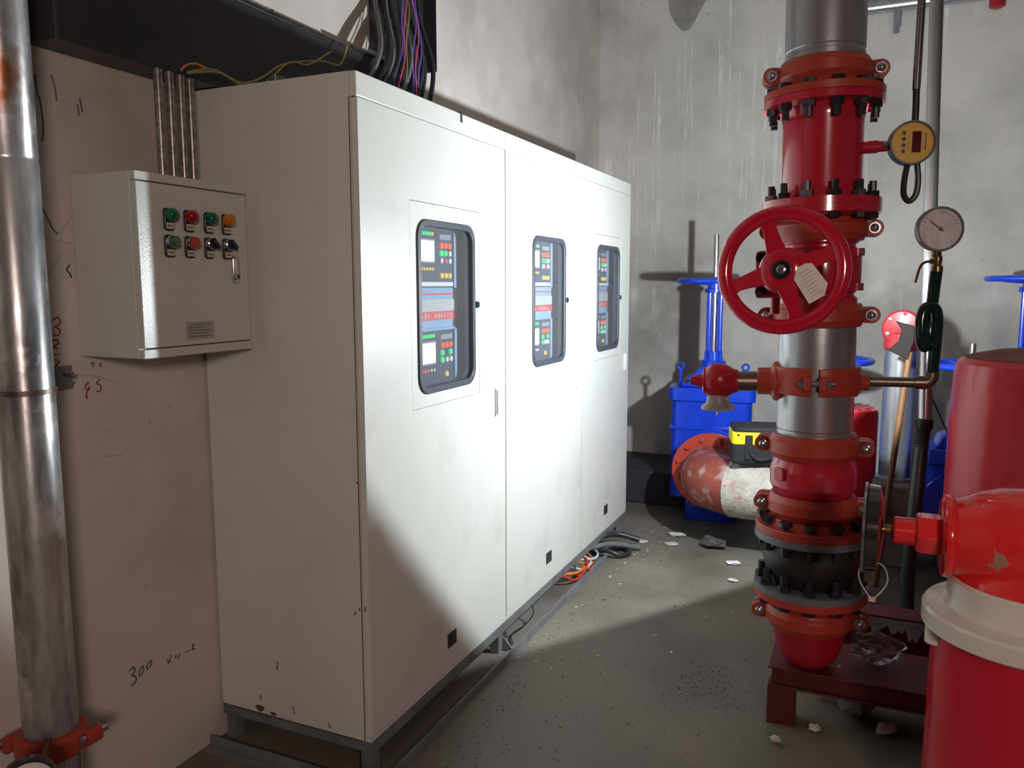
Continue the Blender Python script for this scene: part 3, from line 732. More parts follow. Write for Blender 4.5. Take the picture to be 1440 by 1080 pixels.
for k, m_ in enumerate(tw):
    y0_ = 0.80 + 0.034 * k + (0.03 if k > 2 else 0)
    pts = []
    for q in range(26):
        z = ZT + 0.002 + q * 0.07
        tx = min(1, q / 10)
        a_ = q * 1.5 + k
        pts.append((-0.390 - 0.120 * tx * tx + 0.005 * math.cos(a_), y0_ + (0.245 - 0.02 * k) * (3 * tx * tx - 2 * tx ** 3) + 0.010 * math.sin(a_), z))
    cable('signal_wire', 'thin %s signal wire in the tray riser, %s wire from the left' % (wn[m_], ORD[k]), 'wire', pts, 0.0032, m_, 6, 'signal wires in the tray riser', 4)
cable('power_cable', 'thick black cable lying along the cabinet tops', 'cable', [(-0.32, 0.45, ZT + 0.0165), (-0.31, 0.75, ZT + 0.0165), (-0.28, 0.98, ZT + 0.0165), (-0.25, 1.12, ZT + 0.0165)], 0.016, blackcable, 10)
cable('power_cable', 'grey-ended black cable lying across the cabinet tops', 'cable', [(-0.38, 0.55, ZT + 0.0125), (-0.37, 0.86, ZT + 0.0125), (-0.34, 1.10, ZT + 0.0125), (-0.31, 1.20, ZT + 0.0125)], 0.012, wire_gy, 10)
cable('loose_wire', 'orange wire curl at the top of the conduits', 'wire', [(-0.452, -0.19, 2.122), (-0.45, -0.172, 2.14), (-0.45, -0.137, 2.152), (-0.45, -0.097, 2.150)], 0.0028, wire_or, 6)
cable('loose_wire', 'olive wire looping from the conduits over the cabinet corner', 'wire', [(-0.455, -0.165, 2.124), (-0.45, -0.069, 2.152), (-0.45, 0.047, 2.140), (-0.45, 0.144, 2.18), (-0.45, 0.249, 2.244), (-0.45, 0.438, 2.30), (-0.45, 0.553, 2.315), (-0.45, 0.60, 2.39)], 0.0034, wire_yg, 6)
cable('loose_wire', 'second olive wire sagging lower over the cabinet top', 'wire', [(-0.452, -0.17, 2.120), (-0.44, -0.06, 2.145), (-0.43, 0.03, 2.126), (-0.43, 0.12, 2.15), (-0.44, 0.26, 2.25), (-0.44, 0.36, 2.268), (-0.45, 0.50, 2.345)], 0.0030, wire_yg, 6)

nu = thing('steel_nut', 'loose steel nut lying on the near cabinet top below the trunking', 'nut', (-0.30, 0.03, ZT + 0.001))
MB().ring([(0.013, 0), (0.026, 0.0), (0.026, 0.016), (0.013, 0.016)], 6).build('nut_body', chrome, nu, smooth=0, bevel=0.002)
MB().ring([(0.0115, 0.001), (0.0129, 0.001), (0.0129, 0.015), (0.0115, 0.015)], 20).build('thread', blackbolt, nu)
hk = MB().box(0.0006, 0.003, -0.006, 0.006, -0.022, 0.014).box(-0.02, 0.0006, -0.006, 0.006, 0.0105, 0.014).build('steel_clip', brownsteel, None, smooth=0)
hk.location = (0, 0.63, ZT - 0.0085)
tag(hk, 'small steel clip hooked over the top edge of the near cabinet', 'clip')

# ------------------------------------------------------------------ pipe at the far left
lp = thing('galvanised_riser', 'weathered galvanised pipe with rust stain at the left edge of the picture', 'pipe', (-0.45, -0.712, 0))
lpm = mat('left_pipe_zinc', (0.68, 0.69, 0.70), 0.30, 0.6, col2=(0.17, 0.165, 0.165), scale=13, amt=0.5, spots=(0.66, 0.63, 0.61), sscale=9, slim=(0.54, 0.66), rvar=0.15, stretch=(1, 1, 0.25), bump=0.05, bscale=50)
nt, b = nodes_of(lpm)
# one rust stain with a shape of its own
tc = nt.nodes.new('ShaderNodeTexCoord'); mp = nt.nodes.new('ShaderNodeMapping'); mp.inputs['Location'].default_value = (-0.52, 0.28, -9.9); mp.inputs['Scale'].default_value = (10, 10, 5.0)
vl = nt.nodes.new('ShaderNodeVectorMath'); vl.operation = 'LENGTH'
nz = nt.nodes.new('ShaderNodeTexNoise'); nz.inputs['Scale'].default_value = 22
ad = nt.nodes.new('ShaderNodeMath'); ad.operation = 'ADD'
cr = nt.nodes.new('ShaderNodeValToRGB'); cr.color_ramp.elements[0].position = 0.60; cr.color_ramp.elements[0].color = (1, 1, 1, 1); cr.color_ramp.elements[1].position = 1.10 if False else 0.98; cr.color_ramp.elements[1].color = (0, 0, 0, 1)
nt.links.new(tc.outputs['Object'], mp.inputs['Vector']); nt.links.new(mp.outputs['Vector'], vl.inputs[0]); nt.links.new(tc.outputs['Object'], nz.inputs['Vector'])
nt.links.new(vl.outputs['Value'], ad.inputs[0]); nt.links.new(nz.outputs['Fac'], ad.inputs[1])
nt.links.new(ad.outputs[0], cr.inputs['Fac'])
mx = nt.nodes.new('ShaderNodeMixRGB'); mx.inputs['Color2'].default_value = (0.27, 0.10, 0.04, 1)
old = b.inputs['Base Color'].links[0].from_socket
nt.links.new(old, mx.inputs['Color1']); nt.links.new(cr.outputs['Color'], mx.inputs['Fac']); nt.links.new(mx.outputs['Color'], b.inputs['Base Color'])
MB().lathe([(0.0615, 0), (0.0615, 1.80), (0.0605, 1.803), (0.0605, 1.811), (0.0615, 1.814), (0.0615, ZC)], 48).build('pipe', lpm, lp)
for k, (z, rr) in enumerate(((0.385, 0.0),)):
    c_ = MB().ring([(0.0618, 0), (0.072, 0.0), (0.082, 0.012), (0.082, 0.048), (0.072, 0.06), (0.0618, 0.06)], 40).build('coupling', orange, lp)
    c_.location = (0, 0, z)
    for s in (1, -1):
        MB().prism(rrect(0.018, 0.020, 0.015, 4), -0.02, 0.02, Matrix.Rotation(PI / 2, 4, 'X')).build('coupling_ear', orange, c_).location = (s * 0.090 * math.cos(0.6), s * 0.090 * math.sin(0.6), 0.03)
        MB().cyl((0, -0.034, 0), (0, 0.034, 0), 0.009, n=10).lat([(0.014, 0), (0.014, 0.01), (0, 0.01)], (0, -0.036, 0), (0, -1, 0), 6).build('bolt', chrome, c_).location = (s * 0.097 * math.cos(0.6), s * 0.097 * math.sin(0.6), 0.034)
clp = thing('pipe_clamp', 'steel pipe clamp holding the left galvanised pipe to the wall', 'clamp', (-0.45, -0.712, 1.275))
MB().ring([(0.062, 0), (0.066, 0), (0.066, 0.012), (0.062, 0.012)], 40).build('band', brownsteel, clp)
MB().box(-0.155, -0.125, 0.045, 0.19, -0.022, 0.035).build('wall_bracket', anglesteel, clp, smooth=0)
MB().box(-0.125, -0.02, 0.062, 0.067, -0.016, 0.030).box(-0.1585, -0.155, 0.03, 0.24, -0.025, 0.038).build('bracket_plate', anglesteel, clp, smooth=0)
MB().cyl((-0.15, 0.20, 0.02), (-0.10, 0.20, 0.02), 0.006, n=8).build('bolt', chrome, clp)
# gauge at the bottom left corner
dg = thing('dial_gauge', 'black-rimmed dial gauge at the bottom left corner in front of the pipe', 'gauge')
gp = CAM + ((40 - 720) / FPX * r2 - (1103 - 540) / FPX * u2 + fw) * 1.62
dg.location = gp
vdir = (CAM - gp); vdir.z = 0; vdir.normalize()
dg.rotation_euler = vdir.to_track_quat('Y', 'Z').to_euler()
def gauge_parts(t, r, case_m, face_m, th=0.03):
    MB().lat([(0.0, 0.0), (r * 0.9, 0.0), (r * 0.98, 0.006), (r, th), (r * 0.985, th + 0.004), (r * 0.9, th + 0.004), (r * 0.88, th - 0.002), (0, th - 0.002)], (0, -th, 0), (0, 1, 0), 40).build('case', case_m, t)
    return MB().lat([(0, 0), (r * 0.885, 0), (r * 0.885, 0.0012), (0, 0.0012)], (0, -0.0018, 0), (0, 1, 0), 40).build('dial', face_m, t)
gauge_parts(dg, 0.052, blackpl, dialwhite)
dst = MB().cyl((0, -0.015, -0.05), (0, -0.015, -0.09), 0.008, n=10).build('stem', brass, dg)
br_ = Vector((-0.45, -0.712, dg.location.z - 0.075))
loc_br = dg.rotation_euler.to_matrix().inverted() @ (br_ - dg.location)
MB().tube([(0, -0.015, -0.085), loc_br], 0.007, 8).build('branch_tube', brass, dg)

# ------------------------------------------------------------------ main riser: frame of its axis
BASE = Vector((1.18, 0.92, 0.0)) + Vector((0.998, 0.0577, 0)) * 0.022
SROT = Euler((0, R(-0.88), R(3.3)), 'XYZ')
SM = SROT.to_matrix()
# local x = to the right, local y = away from the camera, local z = up the pipe
SROT = (Matrix.Rotation(R(3.3), 3, 'Z') @ Matrix.Rotation(R(-0.88), 3, 'Y')).to_euler()
SM = SROT.to_matrix()
def sthing(name, label, cat, z, group=None):
    return thing(name, label, cat, BASE + SM @ Vector((0, 0, z)), SROT, group)
RP = 0.1225
# upper galvanised pipe
t = sthing('riser_pipe', 'upper galvanised length of the main riser above the top coupling', 'pipe', 2.165)
MB().lathe([(RP, 0), (RP, 0.085), (RP - .003, 0.089), (RP - .003, 0.097), (RP, 0.101), (RP, ZC - 2.17)], 64).build('pipe', galv_old, t)
t = sthing('riser_pipe', 'middle galvanised length of the main riser with the red saddle clamp', 'pipe', 0.985)
MB().lathe([(RP, 0), (RP, 0.045), (RP - .003, 0.049), (RP - .003, 0.057), (RP, 0.061), (RP, 0.44)], 64).build('pipe', galv, t)

_bolts = {}
def hexbolt(key, r, length, m, head=True, parent=None, loc=(0, 0, 0), rot=(0, 0, 0), name='bolt'):
    """bolt along local z centred on 0, hex head at the bottom, nut at the top"""
    if key not in _bolts:
        h = length / 2
        mb = MB().lathe([(r, -h - r * 0.6), (r, h + r * 4.2)], 8)
        mb.lathe([(0, -h - r * 1.3), (r * 1.75, -h - r * 1.3), (r * 1.75, -h), (0, -h)], 6)
        mb.lathe([(0, h), (r * 1.75, h), (r * 1.75, h + r * 1.5), (0, h + r * 1.5)], 6)
        o = mb.build(name, m, parent)
        _bolts[key] = o
        o.location = loc; o.rotation_euler = rot
        return o
    return inst(_bolts[key], parent, loc, rot)
def coupling(z, label, hgt=0.078, m=orange, r=RP, ang=0.0, ear_x=0.163):
    t = sthing('pipe_coupling', label, 'pipe coupling', z, 'grooved couplings on the main riser')
    ri, ro = r + 0.0006, r + 0.026
    prof = [(ri, 0), (ro - .014, 0), (ro - .010, 0.010), (ro - .002, 0.018), (ro, 0.022), (ro, hgt - 0.022), (ro - .002, hgt - 0.018), (ro - .010, hgt - 0.010), (ro - .014, hgt), (ri, hgt)]
    for s, a in ((-1, PI), (1, 0.0)):
        g = R(3.0)
        mb = MB().ring(prof, 28, None, a + g, a + PI - g)
        for sx in (-1, 1):
            ex = sx * ear_x
            Me = Matrix(((1, 0, 0, 0), (0, 0, 1, 0), (0, 1, 0, 0), (0, 0, 0, 1)))
            y0, y1 = (0.006, 0.036) if s > 0 else (-0.036, -0.006)
            poly = rrect(0.027, 0.027, 0.0265, 5, ex, hgt / 2)
            mb.prism(poly, y0, y1, Me)
            x0, x1 = sorted((ex, sx * (ro - 0.008)))
            mb.box(x0, x1, y0, y1, hgt / 2 - 0.026, hgt / 2 + 0.026)
        h = mb.build('housing_half', m, t, smooth=24, bevel=0.002)
        if ang: h.rotation_euler.z = ang
    for sx in (-1, 1):
        mb = MB()
        mb.lat([(0.0175, 0), (0.0175, 0.003), (0.0, 0.003)], (0, -0.0362, 0), (0, -1, 0), 20)
        mb.lat([(0.0, 0.003), (0.0135, 0.003), (0.0125, 0.010), (0.008, 0.014), (0.0, 0.015)], (0, -0.0362, 0), (0, -1, 0), 16)
        mb.cyl((0, -0.036, 0), (0, 0.05, 0), 0.008, n=10)
        mb.lat([(0, 0), (0.0145, 0), (0.0145, 0.012), (0, 0.012)], (0, 0.0365, 0), (0, 1, 0), 6)
        o = mb.build('bolt', chrome, t)
        o.location = (sx * ear_x * math.cos(ang), sx * ear_x * math.sin(ang), hgt / 2)
        o.rotation_euler.z = ang
    return t
coupling(2.158, 'red grooved coupling at the top, on the pipe above the flanged spool', 0.074, ang=R(6))
coupling(1.664, 'red grooved coupling just above the handwheel valve', 0.074)
coupling(1.386, 'red grooved coupling just below the handwheel valve', 0.076)
coupling(0.945, 'red grooved coupling below the middle galvanised pipe', 0.082, ang=R(-3))
coupling(0.742, 'red grooved coupling below the octagonal red spool', 0.078, ang=R(-4))
coupling(0.352, 'red grooved coupling at the foot of the riser, under the rubber joint', 0.074, ang=R(-4))

RF = 0.184
def bolt_circle(t, key, n, rad, z, length, m=blackbolt, r=0.0115, phase=0.0):
    for k in range(n):
        a = 2 * PI * k / n + phase
        hexbolt(key, r, length, m, parent=t, loc=(rad * math.cos(a), rad * math.sin(a), z), rot=(0, 0, a))
# top flange (mates the spool) and the flanged spool
t = sthing('pipe_flange', 'red flange directly under the top grooved coupling', 'flange', 2.1155)
MB().lathe([(0.0, 0), (RF, 0), (RF, 0.022), (RF - .004, 0.025), (0.15, 0.026), (0.142, 0.042), (0.0, 0.042)], 64).build('disc', orange, t)
t = sthing('flanged_spool', 'glossy red flanged spool pipe beside the yellow digital gauge', 'pipe spool', 1.772)
MB().lathe([(0.0, 0), (RF, 0), (RF, 0.024), (0.132, 0.027), (0.126, 0.04), (0.124, 0.06), (0.124, 0.28), (0.126, 0.302), (0.132, 0.315), (RF, 0.318), (RF, 0.342), (0, 0.342)], 64).build('body', red, t)
MB().lat([(0.020, 0), (0.020, 0.05), (0.017, 0.05), (0.017, 0.075)], (0.115, -0.012, 0.183), (1, 0, 0), 20).build('gauge_boss', red, t)
MB().lat([(0.013, 0), (0.013, 0.03)], (0.185, -0.012, 0.183), (1, 0, 0), 6).build('gauge_nipple', chrome, t)
bolt_circle(t, 'fb', 12, 0.158, 0.342, 0.052, phase=R(15))
bolt_circle(t, 'fb', 12, 0.158, 0.0, 0.052, phase=R(15))
# flip the lower ring of bolts so that the shanks stand up
for o in list(t.children):
    if o.name.startswith('bolt') and o.location.z > 0.2: o.rotation_euler.x = PI
t = sthing('pipe_flange', 'red flange bolted under the flanged spool, above the valve coupling', 'flange', 1.7395)
MB().lathe([(0.0, 0), (0.142, 0), (0.150, 0.006), (RF - .004, 0.007), (RF, 0.010), (RF, 0.032), (0, 0.032)], 64).build('disc', red, t)

# butterfly valve with handwheel
t = sthing('butterfly_valve', 'red butterfly valve with a four-spoke handwheel facing the camera', 'valve', 1.42)
MB().lathe([(RP, 0), (RP, 0.06), (0.112, 0.068), (0.112, 0.075), (0.128, 0.09), (0.132, 0.11), (0.132, 0.19), (0.128, 0.21), (0.112, 0.225), (0.112, 0.232), (RP, 0.24), (RP, 0.285)], 56).build('body', red, t)
for zz in (0.105, 0.15, 0.195):
    pass
lob = MB()
for a in (-18, 20):
    for zz in (0.095, 0.205):
        lob.cyl((0.118 * math.cos(R(a)), 0.118 * math.sin(R(a)) - 0.02, zz - 0.012), (0.118 * math.cos(R(a)), 0.118 * math.sin(R(a)) - 0.02, zz + 0.012), 0.024, n=14)
lob.build('bolt_lug', red, t)
for zz in (0.095, 0.205):
    MB().lat([(0.008, 0), (0.008, 0.02), (0, 0.02)], (0.125, -0.063, zz), (0, -1, 0), 6).build('lug_bolt', blackbolt, t)
# neck from body to gearbox
MB().lat([(0.06, 0), (0.055, 0.05), (0.06, 0.09)], (-0.035, -0.09, 0.148), (-0.35, -1, 0), 24).build('neck', red, t)
gx, gy, gz = -0.095, -0.235, 0.140
gb = MB().box(gx - 0.090, gx + 0.090, gy - 0.04, gy + 0.06, gz - 0.075, gz + 0.070).build('gearbox', red, t, bevel=0.014, seg=3)
MB().lat([(0.062, 0), (0.062, 0.02), (0.052, 0.034), (0.03, 0.045), (0.026, 0.06)], (gx - 0.012, gy - 0.04, gz), (0, -1, 0), 32).build('gear_cover', red, gb)
for (dx, dz) in ((-0.070, 0.048), (-0.070, -0.055), (0.066, 0.050), (0.066, -0.056)):
    MB().lat([(0.0, 0), (0.017, 0), (0.017, 0.010), (0.010, 0.012), (0.009, 0.006), (0, 0.006)], (gx + dx, gy - 0.039, gz + dz), (0, -1, 0), 14).build('gear_bolt', blackbolt, gb)
MB().cyl((gx - 0.03, gy + 0.02, gz - 0.06), (gx - 0.03, gy + 0.02, gz - 0.125), 0.014, n=14).build('drain_rod', red, gb)
HW = Vector((-0.10, -0.362, 0.148))
hw = MB()
RW, rw = 0.1665, 0.0225
tor = [(RW + rw * math.cos(2 * PI * k / 14), rw * 0.85 * math.sin(2 * PI * k / 14)) for k in range(14)]
MY = Matrix(((1, 0, 0, 0), (0, 0, -1, 0), (0, 1, 0, 0), (0, 0, 0, 1)))    # local z -> -y (towards camera)
hw.ring(tor, 80, MY)
hwo = hw.build('handwheel', redwheel, t, smooth=60)
hwo.location = HW
hwo.rotation_euler = (R(-3), 0, R(-5))
for a in (18, 108, 198, 288):
    ca, sa = math.cos(R(a)), math.sin(R(a))
    out = []
    nseg = 10
    prof = []
    for i in range(nseg + 1):
        f = i / nseg
        rr_ = 0.045 + (RW - 0.045) * f
        wv = 0.0185 + 0.012 * (1 - f) ** 2 + 0.036 * max(0, f - 0.72) ** 1.6 / (0.28 ** 1.6)
        prof.append((rr_, wv))
    poly = [(r_, w_) for r_, w_ in prof] + [(r_, -w_) for r_, w_ in reversed(prof)]
    Ms = MY @ Matrix.Rotation(R(a), 4, 'Z')
    nP = len(poly)
    mbx = MB()
    vs, fs = [], []
    dish = lambda r_: 0.030 * (1 - min(1, (r_ - 0.045) / 0.10)) if r_ < 0.145 else 0
    for zz in (-0.006, 0.006):
        for (x, y) in poly: vs.append((x, y, zz + 0.010 * max(0, 1 - (x - 0.045) / 0.11)))
    fs = [tuple(range(nP))[::-1], tuple(range(nP, 2 * nP))] + [(i, (i + 1) % nP, (i + 1) % nP + nP, i + nP) for i in range(nP)]
    # strips instead of one large ngon so the dish stays smooth
    fs = fs[2:]
    for i in range(nseg):
        fs.append((i, i + 1, nP - 2 - i, nP - 1 - i)[::-1]); fs.append((nP + i, nP + i + 1, 2 * nP - 2 - i, 2 * nP - 1 - i))
    mbx._add(vs, fs, Ms)
    mbx.build('spoke', redwheel, hwo, bevel=0.003)
MB().lat([(0.064, -0.014), (0.067, -0.004), (0.066, 0.006), (0.060, 0.015), (0.048, 0.021), (0.032, 0.024), (0.0, 0.024)], (0, 0, 0), (0, -1, 0), 40).build('hub', redwheel, hwo)
MB().lat([(0.0275, 0.023), (0.0275, 0.031), (0.022, 0.034), (0.017, 0.030), (0.0, 0.029)], (0, 0, 0), (0, -1, 0), 32).build('hub_washer', blackpl, hwo)
MB().lat([(0.0145, 0.028), (0.0145, 0.033), (0.009, 0.035), (0.008, 0.040), (0.0, 0.040)], (0, 0, 0), (0, -1, 0), 6).build('hub_nut', chrome, hwo)
MB().lat([(0.028, 0.0), (0.028, 0.085)], (0, 0, 0), (0, 1, 0), 24).build('wheel_shaft', red, hwo)
TAGP = [(0.036, -0.030), (0.044, 0.004), (0.066, 0.016), (0.084, 0.016), (0.128, -0.042), (0.120, -0.076), (0.080, -0.100)]
tg = MB().prism(TAGP, 0.024, 0.0252, MY).build('hang_tag', mat('pale_tag', (0.88, 0.80, 0.72), 0.6, col2=(0.80, 0.72, 0.64), scale=30), hwo, smooth=0)
for k in range(8):
    Mt = Matrix.Translation((0.050 + 0.0052 * k, -0.0254, -0.016 - 0.0092 * k)) @ Matrix.Rotation(R(-34), 4, 'Y')
    MB().box(0, 0.036 if k % 3 else 0.028, -0.0003, 0.0, 0, 0.0011, Mt).build('lettering', ink, tg, smooth=0)

# saddle clamp with its two branches
t = sthing('saddle_clamp', 'red saddle clamp round the middle galvanised pipe with two side outlets', 'clamp', 1.165)
for a in (0, PI):
    mb = MB().ring([(RP + .0006, 0), (RP + .016, 0.0), (RP + .018, 0.010), (RP + .018, 0.080), (RP + .016, 0.09), (RP + .0006, 0.09)], 28, None, a - PI / 2 + R(5), a + PI / 2 - R(5))
    for fy in (-1, 1):
        sx = 1 if a == 0 else -1
        x0, x1 = sorted((sx * 0.012, sx * 0.034))
        y0, y1 = sorted((fy * (RP + 0.010), fy * (RP + 0.045)))
        mb.box(x0, x1, y0, y1, 0.022, 0.066)
    mb.build('band_half', orange, t, bevel=0.003)
for fy in (-1, 1):
    MB().cyl((-0.055, fy * 0.152, 0.045), (0.06, fy * 0.152, 0.045), 0.0085, n=12).lat([(0, 0), (0.014, 0), (0.014, 0.012), (0, 0.012)], (0.0345, fy * 0.152, 0.045), (1, 0, 0), 6).lat([(0, 0), (0.014, 0), (0.014, 0.012), (0, 0.012)], (-0.0345, fy * 0.152, 0.045), (-1, 0, 0), 6).build('bolt', chrome, t)
MB().lat([(0.070, 0), (0.066, 0.022), (0.048, 0.030), (0.046, 0.075)], (-0.112, -0.02, 0.036), (-1, -0.1, 0), 8).build('outlet', orange, t, bevel=0.003)
MB().lat([(0.052, 0), (0.048, 0.020), (0.026, 0.024), (0.026, 0.055)], (0.112, 0, 0.036), (1, 0, 0), 8).build('outlet', orange, t, bevel=0.003)
t = sthing('angle_valve', 'small red angle valve with a milky plastic cap on the left branch', 'valve', 1.20)
ax_ = Vector((-1, -0.12, 0)).normalized()
p0 = Vector((-0.185, -0.029, 0))
MB().cyl(p0, p0 + ax_ * 0.07, 0.034, n=28).build('nipple', brownsteel, t)
MB().lat([(0.040, 0.065), (0.041, 0.075), (0.046, 0.085), (0.058, 0.105), (0.060, 0.128), (0.056, 0.155), (0.046, 0.172), (0.046, 0.180), (0.024, 0.184), (0.020, 0.205), (0.016, 0.206), (0.016, 0.222), (0, 0.222)], p0, ax_, 32).build('body', motorred, t)
pc = p0 + ax_ * 0.13
MB().sphere(pc + Vector((0, -0.006, 0.004)), 0.058, 16, (1, 1, 1.0)).build('bonnet', motorred, t)
MB().cyl(p0 + ax_ * 0.222, p0 + ax_ * 0.245, 0.006, n=8).lat([(0.012, 0), (0.012, 0.01), (0, 0.01)], p0 + ax_ * 0.232, ax_, 6).build('stem', chrome, t)
cp = MB().lathe([(0.036, -0.045), (0.037, -0.055), (0.040, -0.075), (0.056, -0.088), (0.057, -0.098), (0.050, -0.100), (0.0, -0.098)], 28)
cpo = cp.build('outlet_cap', milky, t); cpo.location = pc
MB().cyl((0, -0.008, -0.1), (0, -0.008, -0.118), 0.004, n=8).build('drip_pin', chrome, cpo)
# right branch: nipple, elbow, green siphon, cock and dial gauge
t = sthing('gauge_siphon', 'brown nipple and dark green siphon pipe carrying the white dial gauge', 'pipe', 1.205)
MB().tube(spline([(0.165, 0, 0), (0.24, 0, 0), (0.315, 0, 0)], 3), 0.0165, 18).build('nipple', brownsteel, t)
MB().tube([(0.30, 0, 0), (0.325, 0, 0)] + arc((0.325, 0.022), 0.022, -90, 0, 6, lambda x, z: (x, 0, z)) + [(0.347, 0, 0.035)], 0.0215, 18).build('elbow', brownsteel, t)
sx0 = 0.349
MB().tube(spline([(sx0, 0, 0.03), (sx0 + .004, -0.002, 0.12), (sx0 + .006, -0.004, 0.20), (sx0 - .004, -0.012, 0.238), (sx0 - .028, -0.022, 0.24), (sx0 - .040, -0.028, 0.21), (sx0 - .040, -0.030, 0.15), (sx0 - .030, -0.018, 0.118), (sx0 - .014, 0.004, 0.135), (sx0 - .012, 0.012, 0.20), (sx0 - .006, 0.004, 0.30), (sx0 - 0.002, 0, 0.355)], 6), 0.0185, 14).build('siphon_coil', greenpipe, t)
t = sthing('gauge_cock', 'small brass gauge cock with a lever under the dial gauge', 'valve', 1.555)
MB().lat([(0.013, 0.0), (0.017, 0.004), (0.017, 0.020), (0.012, 0.024), (0.014, 0.04), (0.014, 0.05), (0.011, 0.055), (0.011, 0.075), (0, 0.075)], (sx0, 0, 0), (0, 0, 1), 12).build('body', brass, t)
MB().tube(spline([(sx0 - 0.012, -0.004, 0.036), (sx0 - 0.035, -0.010, 0.034), (sx0 - 0.05, -0.012, 0.018), (sx0 - 0.062, -0.012, -0.03)], 4), 0.0042, 8).lat([(0.008, 0), (0.008, 0.012)], (sx0 - 0.01, -0.003, 0.036), (-1, -0.2, 0), 10).build('lever', brass, t)
t = sthing('dial_gauge', 'round white dial gauge standing on the green siphon pipe', 'gauge', 1.663)
t.location = BASE + SM @ Vector((sx0 + 0.002, -0.02, 1.690))
t.rotation_euler = (0, R(-3), R(183.3 + 14))
dl = gauge_parts(t, 0.070, mat('gauge_case', (0.20, 0.21, 0.22), 0.35, 0.8, col2=(0.15, 0.16, 0.17), scale=30), dialwhite, 0.032)
MB().box(-0.002, 0.002, 0.0, 0.001, -0.012, 0.040, Matrix.Translation((0, 0.0, 0)) @ Matrix.Rotation(R(55), 4, 'Y')).build('needle', ink, dl, smooth=0)
MB().lat([(0.006, 0), (0.006, 0.004), (0, 0.004)], (0, 0, 0), (0, 1, 0), 12).build('needle_boss', ink, dl)
for k in range(21):
    a = R(-135 + 270 * k / 20)
    MB().box(-0.0007, 0.0007, 0, 0.0006, 0.048, 0.054 if k % 5 else 0.057, Matrix.Rotation(a, 4, 'Y')).build('scale_mark', ink, dl, smooth=0)
MB().cyl((0, -0.015, -0.068), (0, -0.015, -0.085), 0.010, n=10).build('stem', brass, t)

# digital gauge
t = sthing('digital_gauge', 'round yellow digital pressure gauge with a dark red display', 'gauge', 1.955)
gl = BASE + SM @ Vector((0.262, -0.03, 1.957))
t.location = gl
t.rotation_euler = (0, 0, R(183.3 + 10))
gauge_parts(t, 0.068, mat('gauge_case_dark', (0.05, 0.055, 0.06), 0.35, 0.6, col2=(0.08, 0.085, 0.09), scale=30), yellow_face, 0.045)
fc = [c for c in t.children if c.name.startswith('dial')][0]
MB().box(-0.016 - 0.008, 0.010 - 0.008, -0.001, 0.0012, -0.030, 0.034).build('display', lcd, fc, smooth=0)
for k in range(4):
    MB().lat([(0.0062, 0), (0.0062, 0.002), (0.0, 0.0022)], (0.027, -0.0005, 0.030 - 0.0185 * k), (0, 1, 0), 14).build('button', blackpl, fc)
mb = MB()
for k in range(9):
    z = -0.024 + 0.006 * k
    mb.box(-0.0395, -0.0345, -0.0003, 0.0002, z, z + 0.0042)
mb.build('lettering', ink, fc, smooth=0)
mb = MB()
for k in range(8):
    z = -0.020 + 0.006 * k
    mb.box(0.0105, 0.0135, -0.0003, 0.0002, z, z + 0.003)
mb.build('lettering', ink, fc, smooth=0)
MB().cyl((0.060, -0.024, 0), (0.085, -0.02, 0.0), 0.011, n=12).build('stem', chrome, t)
tag_o = cable('gauge_hose', 'black hose loop hanging below the yellow digital gauge', 'hose', [gl + Vector((0.016, 0.03, -0.055)), gl + Vector((0.022, 0.03, -0.11)), gl + Vector((0.018, 0.03, -0.155)), gl + Vector((0, 0.03, -0.175)), gl + Vector((-0.016, 0.03, -0.155)), gl + Vector((-0.017, 0.03, -0.11)), gl + Vector((-0.010, 0.03, -0.055))], 0.0095, blackcable, 10)
gc = thing('gauge_conduit', 'thin grey conduit dropping to the yellow digital gauge', 'conduit', gl + Vector((0.0, 0.03, 0.055)))
MB().tube([(0.004, 0, 0.0), (0.004, 0, 0.06), (0.002, 0, 0.12)], 0.0105, 12).build('black_sleeve', blackcable, gc)
MB().tube([(0.002, 0, 0.11), (0.003, 0.0, 0.5), (0.006, 0, ZC - gl.z - 0.06)], 0.0125, 12).build('tube', conduit_m, gc)

# octagonal spool, flanges, rubber joint, foot reducer
t = sthing('red_spool', 'red faceted spool between the two lower couplings', 'pipe spool', 0.80)
MB().lathe([(RP, -0.02), (RP, 0.018), (0.128, 0.028), (0.140, 0.05), (0.140, 0.105), (0.132, 0.128), (RP, 0.145), (RP, 0.185)], 64).build('body', red, t, smooth=12)
MB().prism(rrect(0.020, 0.022, 0.006, 2), 0, 0.012, Matrix.Translation((-0.1, -0.098, 0.098)) @ Matrix.Rotation(R(-45), 4, 'Z') @ Matrix.Rotation(PI / 2, 4, 'X')).build('boss', red, t, bevel=0.003)
t = sthing('pipe_flange', 'orange-red flange above the black rubber joint', 'flange', 0.690)
MB().lathe([(0.0, 0), (RF, 0), (RF, 0.024), (RF - .003, 0.027), (0.156, 0.030), (0.150, 0.044), (0.142, 0.051), (0, 0.051)], 64).build('disc', orange, t)
t = sthing('rubber_joint', 'black rubber expansion joint between two grey flanges', 'expansion joint', 0.484)
MB().lathe([(0.10, 0.0), (0.128, 0.018), (0.134, 0.034), (0.150, 0.065), (0.157, 0.100), (0.152, 0.138), (0.138, 0.168), (0.130, 0.182), (0.10, 0.20)], 64).build('bellows', blackrub, t, smooth=60)
MB().ring([(0.125, 0.0), (RF + .002, 0.0), (RF + .002, 0.022), (0.130, 0.026)], 64).build('flange_ring', greyflange, t)
MB().ring([(0.130, 0.178), (RF + .002, 0.182), (RF + .002, 0.2055), (0.125, 0.2055)], 64).build('flange_ring', greyflange, t)
bolt_circle(t, 'rb', 12, 0.160, 0.2205, 0.050, phase=R(0), r=0.0125)
